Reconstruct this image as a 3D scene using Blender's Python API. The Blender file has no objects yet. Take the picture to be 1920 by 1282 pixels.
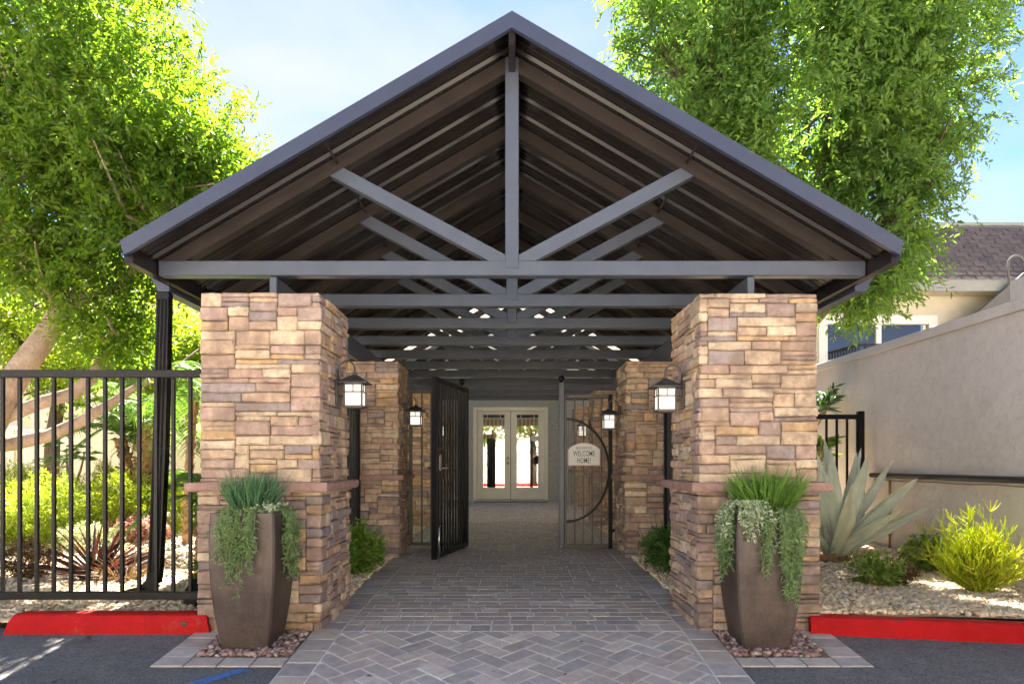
import bpy, math, random
import numpy as np
from mathutils import Vector, Matrix

R = math.radians
random.seed(7)
rng = np.random.default_rng(11)
scene = bpy.context.scene
COL = scene.collection

# ------------------------------------------------------------------ camera
cam_d = bpy.data.cameras.new('camera')
cam = bpy.data.objects.new('camera', cam_d)
COL.objects.link(cam)
cam.location = (0, 0, 1.18)
cam.rotation_euler = (R(90), 0, 0)
cam_d.sensor_width = 36
cam_d.lens = 36 * 1310 / 1920
cam_d.shift_y = (868 - 641) / 1920
cam_d.clip_start = 0.05
cam_d.clip_end = 3000
scene.camera = cam

# ------------------------------------------------------------------ sky, sun, exposure
SUN_EL, SUN_AZ = R(54), R(3)          # azimuth measured from +Y towards +X
world = bpy.data.worlds.new('World')
scene.world = world
world.use_nodes = True
wt = world.node_tree
wt.nodes.clear()
w_out = wt.nodes.new('ShaderNodeOutputWorld')
w_bg = wt.nodes.new('ShaderNodeBackground')
w_sky = wt.nodes.new('ShaderNodeTexSky')
w_sky.sky_type = 'NISHITA'
w_sky.sun_disc = False
w_sky.sun_elevation = SUN_EL
w_sky.sun_rotation = SUN_AZ
w_sky.air_density = 0.42
w_sky.dust_density = 0.0
w_sky.ozone_density = 2.0
w_bg.inputs['Strength'].default_value = 0.05
w_tc = wt.nodes.new('ShaderNodeTexCoord')
w_sep = wt.nodes.new('ShaderNodeSeparateXYZ')
w_add = wt.nodes.new('ShaderNodeMath'); w_add.operation = 'ADD'; w_add.inputs[1].default_value = 0.16
w_max = wt.nodes.new('ShaderNodeMath'); w_max.operation = 'MAXIMUM'; w_max.inputs[1].default_value = 0.05
w_dx = wt.nodes.new('ShaderNodeMath'); w_dx.operation = 'DIVIDE'
w_dy = wt.nodes.new('ShaderNodeMath'); w_dy.operation = 'DIVIDE'
w_cmb = wt.nodes.new('ShaderNodeCombineXYZ')
w_noise = wt.nodes.new('ShaderNodeTexNoise')
w_noise.inputs['Scale'].default_value = 1.15
w_noise.inputs['Detail'].default_value = 6
w_noise.inputs['Roughness'].default_value = 0.52
w_noise.inputs['Distortion'].default_value = 0.3
w_ramp = wt.nodes.new('ShaderNodeValToRGB')
w_ramp.color_ramp.elements[0].position = 0.45
w_ramp.color_ramp.elements[1].position = 0.76
w_mix = wt.nodes.new('ShaderNodeMixRGB')
w_mix.inputs[2].default_value = (1.95, 2.0, 2.08, 1)
L = wt.links.new
L(w_tc.outputs['Generated'], w_sep.inputs[0])
L(w_sep.outputs['Z'], w_add.inputs[0]); L(w_add.outputs[0], w_max.inputs[0])
L(w_sep.outputs['X'], w_dx.inputs[0]); L(w_max.outputs[0], w_dx.inputs[1])
L(w_sep.outputs['Y'], w_dy.inputs[0]); L(w_max.outputs[0], w_dy.inputs[1])
L(w_dx.outputs[0], w_cmb.inputs[0]); L(w_dy.outputs[0], w_cmb.inputs[1])
w_cmb.inputs[2].default_value = 15.77
L(w_cmb.outputs[0], w_noise.inputs['Vector'])
L(w_noise.outputs['Fac'], w_ramp.inputs[0])
L(w_ramp.outputs['Color'], w_mix.inputs[0])
L(w_sky.outputs[0], w_mix.inputs[1])
L(w_mix.outputs[0], w_bg.inputs['Color'])
L(w_bg.outputs[0], w_out.inputs['Surface'])

sun_d = bpy.data.lights.new('sun', 'SUN')
sun_d.energy = 5.0
sun_d.angle = R(0.55)
sun_d.color = (1.0, 0.94, 0.83)
sun = bpy.data.objects.new('sun', sun_d)
COL.objects.link(sun)
to_sun = Vector((math.sin(SUN_AZ) * math.cos(SUN_EL), math.cos(SUN_AZ) * math.cos(SUN_EL), math.sin(SUN_EL)))
sun.rotation_euler = to_sun.to_track_quat('Z', 'Y').to_euler()
sun.location = (0, 20, 40)

vs = scene.view_settings
vs.view_transform = 'Standard'
vs.look = 'None'
vs.gamma = 1.0
vs.use_curve_mapping = False
vs.exposure = 3.38
scene.cycles.max_bounces = 8
scene.cycles.diffuse_bounces = 5
scene.cycles.glossy_bounces = 3
scene.cycles.transmission_bounces = 4
scene.cycles.transparent_max_bounces = 6
scene.cycles.sample_clamp_indirect = 6
scene.cycles.caustics_reflective = False
scene.cycles.caustics_refractive = False
scene.cycles.use_denoising = True


# ------------------------------------------------------------------ ground height
def g(y):
    if y < 3.4:
        return -0.153
    if y < 4.93:
        return -0.1 * (4.93 - y)
    if y < 11.5:
        return 0.021 * (y - 4.93)
    return 0.138 + 0.040 * (y - 11.5) if y < 16.4 else 0.334


# ------------------------------------------------------------------ materials
MATS = {}


class NT:
    def __init__(self, name):
        self.m = bpy.data.materials.new(name)
        self.m.use_nodes = True
        self.t = self.m.node_tree
        self.t.nodes.clear()
        self.out = self.t.nodes.new('ShaderNodeOutputMaterial')
        MATS[name] = self.m

    def n(self, typ, **kw):
        nd = self.t.nodes.new('ShaderNode' + typ)
        for k, v in kw.items():
            if k in nd.inputs:
                nd.inputs[k].default_value = v
            else:
                setattr(nd, k, v)
        return nd

    def l(self, a, b):
        self.t.links.new(a, b)

    def ramp(self, fac, stops):
        r = self.n('ValToRGB')
        cr = r.color_ramp
        while len(cr.elements) < len(stops):
            cr.elements.new(0.5)
        for e, (p, c) in zip(cr.elements, stops):
            e.position = p
            e.color = (*c, 1) if len(c) == 3 else c
        self.l(fac, r.inputs[0])
        return r.outputs[0]

    def mix(self, fac, a, b, blend='MIX'):
        m = self.n('MixRGB', blend_type=blend)
        for i, v in ((0, fac), (1, a), (2, b)):
            if hasattr(v, 'is_linked'):
                self.l(v, m.inputs[i])
            elif i == 0:
                m.inputs[0].default_value = v
            else:
                m.inputs[i].default_value = (*v, 1)
        return m.outputs[0]

    def noise(self, scale, detail=3, rough=0.55, coord='pos', stretch=None):
        if coord == 'pos':
            src = self.n('NewGeometry').outputs['Position']
        else:
            src = self.n('TexCoord').outputs['Object']
        if stretch:
            mp = self.n('Mapping')
            mp.inputs['Scale'].default_value = stretch
            self.l(src, mp.inputs[0])
            src = mp.outputs[0]
        nz = self.n('TexNoise', Scale=scale, Detail=detail, Roughness=rough)
        self.l(src, nz.inputs['Vector'])
        return nz.outputs['Fac']

    def finish(self, color, rough=0.6, metal=0.0, bump=None, bstr=0.3, bdist=0.01, spec=0.5, extra=None):
        p = self.n('BsdfPrincipled')
        for v, key in ((color, 'Base Color'), (rough, 'Roughness'), (metal, 'Metallic')):
            if hasattr(v, 'is_linked'):
                self.l(v, p.inputs[key])
            else:
                p.inputs[key].default_value = (*v, 1) if key == 'Base Color' else v
        p.inputs['Specular IOR Level'].default_value = spec
        if extra:
            for k, v in extra.items():
                p.inputs[k].default_value = v
        if bump is not None:
            b = self.n('Bump', Strength=bstr, Distance=bdist)
            self.l(bump, b.inputs['Height'])
            self.l(b.outputs[0], p.inputs['Normal'])
        self.l(p.outputs[0], self.out.inputs['Surface'])
        return self.m


def mat_plain(name, col, rough=0.55, metal=0.0, var=0.25, scale=9, bscale=120, bstr=0.12, bdist=0.004, spec=0.5):
    t = NT(name)
    nz = t.noise(scale, 5, 0.6)
    lo = tuple(c * (1 - var) for c in col)
    hi = tuple(min(1, c * (1 + var)) for c in col)
    c = t.ramp(nz, [(0.3, lo), (0.7, hi)])
    b = t.noise(bscale, 3, 0.6)
    return t.finish(c, rough, metal, b, bstr, bdist, spec)


def mat_tinted(name, var=0.3, rough=0.85, nscale=22, bscale=55, bstr=0.6, bdist=0.012, spots=None, spec=0.3):
    """colour comes from the object's own colour (each stone or paver has its own)"""
    t = NT(name)
    oi = t.n('ObjectInfo')
    nz = t.noise(nscale, 6, 0.65)
    nz2 = t.noise(nscale * 0.3, 3, 0.5)
    v = t.ramp(nz, [(0.25, (1 - var,) * 3), (0.75, (1 + var * 0.8,) * 3)])
    c = t.mix(1.0, oi.outputs['Color'], v, 'MULTIPLY')
    if spots:
        f = t.ramp(nz2, [(0.5, (0, 0, 0)), (0.68, (0.75, 0.75, 0.75))])
        c = t.mix(f, c, spots)
    b = t.noise(bscale, 8, 0.7)
    return t.finish(c, rough, 0, b, bstr, bdist, spec)


def mat_leaf(name, cols, trans, tfac=0.45, rough=0.5, spec=0.35):
    t = NT(name)
    gi = t.n('NewGeometry')
    c = t.ramp(gi.outputs['Random Per Island'], [(i / max(1, len(cols) - 1), k) for i, k in enumerate(cols)])
    nz = t.noise(0.9, 3, 0.5)
    v = t.ramp(nz, [(0.3, (0.72, 0.75, 0.7)), (0.7, (1.2, 1.15, 1.2))])
    c = t.mix(1.0, c, v, 'MULTIPLY')
    p = t.n('BsdfPrincipled', Roughness=rough)
    p.inputs['Specular IOR Level'].default_value = spec
    t.l(c, p.inputs['Base Color'])
    tr = t.n('BsdfTranslucent')
    c2 = t.mix(1.0, c, trans, 'MULTIPLY')
    t.l(c2, tr.inputs['Color'])
    ms = t.n('MixShader')
    ms.inputs[0].default_value = tfac
    t.l(p.outputs[0], ms.inputs[1])
    t.l(tr.outputs[0], ms.inputs[2])
    t.l(ms.outputs[0], t.out.inputs['Surface'])
    return t.m


M = {}
M['stone'] = mat_tinted('ledge_stone', 0.42, 0.88, 18, 48, 0.85, 0.016, spots=(0.24, 0.165, 0.13))
M['paver'] = mat_tinted('paver_concrete', 0.26, 0.8, 14, 130, 0.45, 0.006, spots=(0.40, 0.34, 0.315), spec=0.35)
M['shingle'] = mat_tinted('asphalt_shingle', 0.22, 0.9, 30, 150, 0.5, 0.006)
M['mortar'] = mat_plain('mortar', (0.16, 0.11, 0.08), 0.95, 0, 0.3, 10, 60, 0.4, 0.01)
M['joint'] = mat_plain('joint_sand', (0.72, 0.69, 0.65), 0.95, 0, 0.2, 6, 300, 0.3, 0.003)
M['cap'] = mat_plain('brown_cap_stone', (0.31, 0.185, 0.15), 0.8, 0, 0.25, 14, 45, 0.7, 0.015)
M['steel'] = mat_plain('painted_steel', (0.064, 0.074, 0.102), 0.36, 0.0, 0.12, 5, 180, 0.08, 0.002)
M['fascia'] = mat_plain('fascia_metal', (0.034, 0.041, 0.074), 0.40, 0.0, 0.1, 3, 200, 0.06, 0.002)
M['deck'] = mat_plain('roof_deck', (0.014, 0.0098, 0.009), 0.26, 0.0, 0.3, 4, 90, 0.06, 0.003, 0.3)
M['rafter'] = mat_plain('bronze_rafter', (0.031, 0.024, 0.022), 0.34, 0.0, 0.15, 4, 90, 0.05, 0.002, 0.3)
M['black'] = mat_plain('black_paint', (0.0045, 0.0045, 0.006), 0.36, 0.0, 0.3, 20, 220, 0.1, 0.002, 0.22)
M['bronze'] = mat_plain('bronze_paint', (0.085, 0.072, 0.066), 0.42, 0.2, 0.25, 20, 200, 0.1, 0.002)
M['darkroof'] = mat_plain('lantern_roof', (0.05, 0.045, 0.05), 0.45, 0.2, 0.3, 20, 200, 0.1, 0.002)
M['chrome'] = mat_plain('brushed_metal', (0.62, 0.60, 0.58), 0.25, 1.0, 0.1, 40, 300, 0.05, 0.001)
M['white'] = mat_plain('white_paint', (0.80, 0.78, 0.74), 0.5, 0, 0.05, 4, 200, 0.04, 0.002)
M['cream_door'] = mat_plain('cream_door', (0.84, 0.81, 0.71), 0.45, 0, 0.05, 4, 200, 0.04, 0.002)
M['ink'] = mat_plain('sign_ink', (0.05, 0.045, 0.045), 0.6, 0, 0.1)
M['ink_soft'] = mat_plain('sign_ink_soft', (0.30, 0.25, 0.25), 0.6, 0, 0.1)
M['pinkedge'] = mat_plain('sign_edge', (0.62, 0.42, 0.38), 0.6, 0, 0.1)
M['sticker'] = mat_plain('sticker_blue', (0.30, 0.36, 0.46), 0.5, 0, 0.1)
M['blue'] = mat_plain('blue_road_paint', (0.07, 0.17, 0.42), 0.7, 0, 0.35, 30, 150, 0.4, 0.006)
M['vinyl'] = mat_plain('vinyl_fence', (0.72, 0.66, 0.54), 0.5, 0, 0.06, 2, 60, 0.05, 0.003)
M['housewall'] = mat_plain('house_stucco_cream', (0.60, 0.55, 0.44), 0.9, 0, 0.08, 3, 70, 0.35, 0.01)
M['winggrey'] = mat_plain('dark_grey_stucco', (0.12, 0.115, 0.11), 0.9, 0, 0.15, 4, 60, 0.3, 0.01)
M['housegrey'] = mat_plain('grey_trim', (0.27, 0.27, 0.26), 0.7, 0, 0.1)
M['roofpink'] = mat_plain('clay_roof', (0.42, 0.25, 0.20), 0.8, 0, 0.25, 9, 60, 0.4, 0.02)
M['concrete'] = mat_plain('pale_concrete', (0.60, 0.55, 0.48), 0.9, 0, 0.12, 2, 90, 0.3, 0.005)
M['whitewash'] = mat_plain('pale_render', (0.78, 0.73, 0.64), 0.9, 0, 0.06, 2, 60, 0.2, 0.006)
M['bed'] = mat_plain('fine_tan_gravel', (0.46, 0.37, 0.26), 0.95, 0, 0.3, 24, 70, 0.8, 0.02)
M['soil'] = mat_plain('garden_soil', (0.26, 0.19, 0.13), 0.95, 0, 0.35, 5, 60, 0.8, 0.03)
M['bark'] = mat_plain('pale_bark', (0.34, 0.25, 0.19), 0.9, 0, 0.35, 4, 26, 0.8, 0.03)
M['barkdark'] = mat_plain('dark_bark', (0.11, 0.075, 0.05), 0.95, 0, 0.4, 8, 30, 0.9, 0.03)
M['palmbark'] = mat_plain('palm_bark', (0.27, 0.16, 0.075), 0.95, 0, 0.45, 14, 40, 0.9, 0.02)
M['twig'] = mat_plain('twig_bark', (0.30, 0.20, 0.11), 0.9, 0, 0.3, 10, 60, 0.4, 0.01)
M['shade'] = None

# stucco of the side wall
t = NT('trowelled_stucco')
n1 = t.noise(3.2, 6, 0.62)
n2 = t.noise(26, 5, 0.7)
n3 = t.noise(11, 8, 0.75)
c = t.ramp(n1, [(0.3, (0.50, 0.455, 0.425)), (0.7, (0.555, 0.51, 0.48))])
pit = t.ramp(n3, [(0.33, (0.84, 0.835, 0.83)), (0.43, (1, 1, 1))])
c = t.mix(1.0, c, pit, 'MULTIPLY')
h = t.mix(0.45, t.ramp(n3, [(0.38, (0, 0, 0)), (0.52, (1, 1, 1))]), n2)
M['stucco'] = t.finish(c, 0.92, 0, h, 0.5, 0.016, 0.25)

t = NT('dash_stucco')
n1 = t.noise(2.0, 4, 0.6); n2 = t.noise(30, 6, 0.75)
c = t.ramp(n2, [(0.3, (0.36, 0.36, 0.35)), (0.7, (0.60, 0.59, 0.57))])
M['dash'] = t.finish(c, 0.95, 0, n2, 0.9, 0.03, 0.2)

t = NT('asphalt')
n1 = t.noise(1.1, 5, 0.6); n2 = t.noise(62, 6, 0.85); n3 = t.noise(9, 6, 0.7)
c = t.ramp(n1, [(0.3, (0.115, 0.113, 0.118)), (0.72, (0.165, 0.162, 0.166))])
c = t.mix(1.0, c, t.ramp(n2, [(0.34, (0.42, 0.42, 0.42)), (0.66, (1.75, 1.75, 1.72))]), 'MULTIPLY')
c = t.mix(1.0, c, t.ramp(n3, [(0.3, (0.8, 0.8, 0.8)), (0.7, (1.15, 1.15, 1.15))]), 'MULTIPLY')
vo = t.n('TexVoronoi', Scale=0.8); vo.feature = 'DISTANCE_TO_EDGE'
wp = t.n('TexNoise', Scale=3.0, Detail=5.0)
gp_ = t.n('NewGeometry'); t.l(gp_.outputs['Position'], wp.inputs['Vector'])
vm = t.n('VectorMath', operation='MULTIPLY_ADD'); t.l(wp.outputs['Color'], vm.inputs[0]); vm.inputs[1].default_value = (.5, .5, .5); t.l(gp_.outputs['Position'], vm.inputs[2])
t.l(vm.outputs[0], vo.inputs['Vector'])
cr = t.ramp(vo.outputs['Distance'], [(0.0, (0.35, 0.35, 0.35)), (0.008, (1, 1, 1))])
c = t.mix(0.3, c, cr, 'MULTIPLY')
M['asphalt'] = t.finish(c, 0.88, 0, n2, 0.55, 0.006, 0.3)

t = NT('red_kerb_paint')
n1 = t.noise(6, 6, 0.65); n2 = t.noise(45, 6, 0.7)
c = t.ramp(n1, [(0.3, (0.40, 0.003, 0.005)), (0.7, (0.52, 0.006, 0.007))])
c = t.mix(t.ramp(n2, [(0.60, (0, 0, 0)), (0.70, (0.55, 0.55, 0.55))]), c, (0.30, 0.07, 0.06))
n3 = t.noise(3.0, 7, 0.75)
c = t.mix(t.ramp(n3, [(0.60, (0, 0, 0)), (0.66, (0.5, 0.5, 0.5))]), c, (0.26, 0.075, 0.06))
n4 = t.noise(16, 4, 0.7, 'pos', (.25, 1, 1))
c = t.mix(t.ramp(n4, [(0.66, (0, 0, 0)), (0.72, (0.7, 0.7, 0.7))]), c, (0.10, 0.05, 0.045))
M['red'] = t.finish(c, 0.55, 0, n2, 0.6, 0.014, 0.2)

t = NT('weathered_planter_bronze')
n1 = t.noise(3.5, 6, 0.6); n2 = t.noise(60, 5, 0.7)
n4 = t.noise(8, 5, 0.6, 'pos', (3.0, 3.0, 0.5))
c = t.ramp(n1, [(0.3, (0.040, 0.028, 0.024)), (0.72, (0.098, 0.070, 0.058))])
c = t.mix(1.0, c, t.ramp(n4, [(0.3, (0.8, 0.8, 0.8)), (0.7, (1.25, 1.22, 1.2))]), 'MULTIPLY')
c = t.mix(1.0, c, t.ramp(n2, [(0.3, (0.75, 0.75, 0.75)), (0.7, (1.25, 1.25, 1.25))]), 'MULTIPLY')
M['planter'] = t.finish(c, 0.5, 0.2, n2, 0.2, 0.004)

# pebbles: every stone its own tone
def mat_pebble(name, cols):
    t = NT(name)
    gi = t.n('NewGeometry')
    c = t.ramp(gi.outputs['Random Per Island'], [(i / (len(cols) - 1), k) for i, k in enumerate(cols)])
    nz = t.noise(90, 4, 0.6)
    c = t.mix(1.0, c, t.ramp(nz, [(0.3, (0.8, 0.8, 0.8)), (0.7, (1.15, 1.15, 1.15))]), 'MULTIPLY')
    return t.finish(c, 0.85, 0, nz, 0.3, 0.004, 0.3)


M['gravel'] = mat_pebble('tan_gravel', [(0.46, 0.32, 0.19), (0.70, 0.54, 0.36), (0.78, 0.65, 0.47), (0.62, 0.47, 0.31), (0.82, 0.72, 0.56)])
M['redpebble'] = mat_pebble('mauve_pebbles', [(0.15, 0.085, 0.075), (0.30, 0.19, 0.165), (0.42, 0.30, 0.26), (0.22, 0.14, 0.13), (0.50, 0.40, 0.35)])

M['leaf_left'] = mat_leaf('leaf_bright', [(0.05, 0.10, 0.012), (0.09, 0.165, 0.016), (0.15, 0.22, 0.018), (0.065, 0.135, 0.018), (0.12, 0.19, 0.018)], (2.45, 2.5, 0.95), 0.47)
M['leaf_back'] = mat_leaf('leaf_backlit', [(0.10, 0.17, 0.02), (0.16, 0.23, 0.02), (0.20, 0.25, 0.03)], (2.5, 2.4, 1.0), 0.5)
M['leaf_right'] = mat_leaf('leaf_ash', [(0.05, 0.10, 0.026), (0.10, 0.19, 0.042), (0.17, 0.26, 0.045), (0.07, 0.14, 0.038), (0.13, 0.22, 0.046)], (2.5, 2.5, 1.0), 0.46)
M['leaf_street'] = mat_leaf('leaf_street', [(0.12, 0.19, 0.03), (0.17, 0.24, 0.03)], (2.0, 2.0, 0.9), 0.35)
M['leaf_shrub'] = mat_leaf('leaf_shrub', [(0.10, 0.20, 0.03), (0.17, 0.28, 0.04), (0.13, 0.24, 0.03)], (1.9, 1.9, 0.9), 0.35)
M['leaf_shrub2'] = mat_leaf('leaf_bed_shrub', [(0.10, 0.19, 0.04), (0.17, 0.27, 0.05), (0.26, 0.33, 0.07), (0.13, 0.22, 0.05)], (1.9, 1.9, 0.9), 0.35)
M['leaf_deep'] = mat_leaf('leaf_deep_shrub', [(0.06, 0.15, 0.03), (0.10, 0.21, 0.04), (0.08, 0.18, 0.035)], (1.7, 1.8, 0.9), 0.3)
M['leaf_yellow'] = mat_leaf('leaf_yellow', [(0.20, 0.26, 0.02), (0.30, 0.34, 0.03), (0.24, 0.32, 0.035)], (1.9, 1.9, 0.8), 0.4)
M['leaf_lime'] = mat_leaf('leaf_lime', [(0.17, 0.26, 0.03), (0.26, 0.34, 0.035), (0.32, 0.36, 0.05)], (1.9, 1.9, 0.7), 0.4)
M['leaf_fire'] = mat_leaf('pencil_stems', [(0.30, 0.36, 0.02), (0.42, 0.44, 0.03), (0.24, 0.34, 0.03)], (1.9, 1.8, 0.7), 0.4)
M['leaf_brown'] = mat_leaf('leaf_brown', [(0.10, 0.055, 0.03), (0.16, 0.09, 0.045), (0.12, 0.10, 0.04)], (1.6, 1.4, 1.0), 0.25)
M['leaf_red'] = mat_leaf('leaf_burgundy', [(0.035, 0.012, 0.011), (0.06, 0.019, 0.016), (0.085, 0.032, 0.024)], (1.6, 1.1, 0.9), 0.25, 0.4)
M['leaf_pink'] = mat_leaf('petal_pink', [(0.40, 0.09, 0.10), (0.55, 0.36, 0.33), (0.30, 0.05, 0.06), (0.2, 0.22, 0.05), (0.6, 0.5, 0.42)], (1.5, 1.3, 1.2), 0.3)
M['leaf_trail'] = mat_leaf('leaf_trailing', [(0.12, 0.20, 0.075), (0.17, 0.27, 0.10), (0.22, 0.32, 0.13), (0.15, 0.235, 0.08)], (1.5, 1.5, 0.9), 0.2)
M['leaf_tuft'] = mat_leaf('leaf_tuft', [(0.06, 0.145, 0.075), (0.10, 0.21, 0.10), (0.13, 0.25, 0.10)], (1.6, 1.6, 1.0), 0.25)
M['leaf_tuft2'] = mat_leaf('leaf_tuft_green', [(0.075, 0.165, 0.03), (0.13, 0.25, 0.045), (0.17, 0.29, 0.05)], (1.7, 1.7, 0.8), 0.3)
M['leaf_pale'] = mat_leaf('leaf_pale', [(0.36, 0.44, 0.27), (0.50, 0.55, 0.40), (0.30, 0.40, 0.20)], (1.3, 1.3, 1.0), 0.2)
M['leaf_var'] = mat_leaf('leaf_variegated', [(0.45, 0.50, 0.30), (0.60, 0.60, 0.42), (0.22, 0.32, 0.07)], (1.4, 1.4, 1.0), 0.3)
M['leaf_palm'] = mat_leaf('leaf_palm', [(0.06, 0.13, 0.03), (0.11, 0.20, 0.035), (0.09, 0.16, 0.04)], (2.2, 2.2, 0.9), 0.35, 0.4)
M['leaf_dark'] = mat_leaf('leaf_dark', [(0.045, 0.10, 0.035), (0.075, 0.15, 0.05), (0.06, 0.12, 0.04)], (1.8, 1.9, 1.0), 0.3)

t = NT('agave_skin')
n1 = t.noise(5, 5, 0.6); n2 = t.noise(30, 4, 0.6)
c = t.ramp(n1, [(0.3, (0.33, 0.36, 0.29)), (0.7, (0.52, 0.53, 0.43))])
M['agave'] = t.finish(c, 0.6, 0, n2, 0.2, 0.006, 0.35)

t = NT('milk_glass')
p = t.n('BsdfPrincipled', Roughness=0.25)
p.inputs['Base Color'].default_value = (0.86, 0.85, 0.82, 1)
tr = t.n('BsdfTranslucent'); tr.inputs['Color'].default_value = (0.9, 0.88, 0.84, 1)
ms = t.n('MixShader'); ms.inputs[0].default_value = 0.35
p.inputs['Emission Color'].default_value = (1.0, 0.93, 0.82, 1); p.inputs['Emission Strength'].default_value = 0.085
t.l(p.outputs[0], ms.inputs[1]); t.l(tr.outputs[0], ms.inputs[2]); t.l(ms.outputs[0], t.out.inputs['Surface'])
M['milk'] = t.m
t = NT('added_skylight_panel')  # translucent roofing added to let daylight into the passage
p = t.n('BsdfPrincipled', Roughness=0.4)
p.inputs['Base Color'].default_value = (0.10, 0.10, 0.10, 1)
tr = t.n('BsdfTranslucent'); tr.inputs['Color'].default_value = (0.84, 0.80, 0.74, 1)
ms = t.n('MixShader'); ms.inputs[0].default_value = 0.5
t.l(p.outputs[0], ms.inputs[1]); t.l(tr.outputs[0], ms.inputs[2]); t.l(ms.outputs[0], t.out.inputs['Surface'])
M['added_skylight'] = t.m

t = NT('coated_glass')
gl = t.n('BsdfGlossy', Roughness=0.015); gl.inputs['Color'].default_value = (0.95, 0.95, 0.93, 1)
tp = t.n('BsdfTransparent'); tp.inputs['Color'].default_value = (0.97, 0.97, 0.95, 1)
ms = t.n('MixShader'); ms.inputs[0].default_value = 0.21
t.l(tp.outputs[0], ms.inputs[1]); t.l(gl.outputs[0], ms.inputs[2]); t.l(ms.outputs[0], t.out.inputs['Surface'])
M['glass'] = t.m
t = NT('window_glass')
gl = t.n('BsdfGlossy', Roughness=0.02); gl.inputs['Color'].default_value = (0.9, 0.9, 0.9, 1)
tp = t.n('BsdfTransparent'); tp.inputs['Color'].default_value = (0.8, 0.8, 0.8, 1)
ms = t.n('MixShader'); ms.inputs[0].default_value = 0.06
t.l(tp.outputs[0], ms.inputs[1]); t.l(gl.outputs[0], ms.inputs[2]); t.l(ms.outputs[0], t.out.inputs['Surface'])
M['windowglass'] = t.m

t = NT('striped_shade_fabric')
tcx = t.n('NewGeometry')
wv = t.n('TexWave', Scale=3.4, Distortion=0.0); wv.bands_direction = 'X'
t.l(tcx.outputs['Position'], wv.inputs['Vector'])
nz = t.noise(60, 3)
c = t.ramp(wv.outputs['Fac'], [(0.35, (0.50, 0.29, 0.11)), (0.6, (0.85, 0.66, 0.38))])
M['shade'] = t.finish(c, 0.9, 0, nz, 0.3, 0.005)
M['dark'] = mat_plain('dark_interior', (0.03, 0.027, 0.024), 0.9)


# ------------------------------------------------------------------ object helpers
def tag(o, label=None, cat=None, group=None, kind=None):
    if label: o['label'] = label
    if cat: o['category'] = cat
    if group: o['group'] = group
    if kind: o['kind'] = kind
    return o


def thing(name, label, cat, loc=(0, 0, 0), group=None, rz=0):
    o = bpy.data.objects.new(name, None)
    COL.objects.link(o)
    o.location = loc
    o.rotation_euler = (0, 0, rz)
    o.empty_display_size = 0.1
    return tag(o, label, cat, group)


def world_loc(o):
    v = Vector((0, 0, 0))
    while o is not None:
        v = v + o.location
        o = o.parent
    return v


def link_mesh(name, me, parent=None, loc=None, color=None):
    o = bpy.data.objects.new(name, me)
    COL.objects.link(o)
    if parent is not None:
        o.parent = parent
    if loc is not None:
        o.location = loc
    if color is not None:
        o.color = (*color, 1)
    return o


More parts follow.
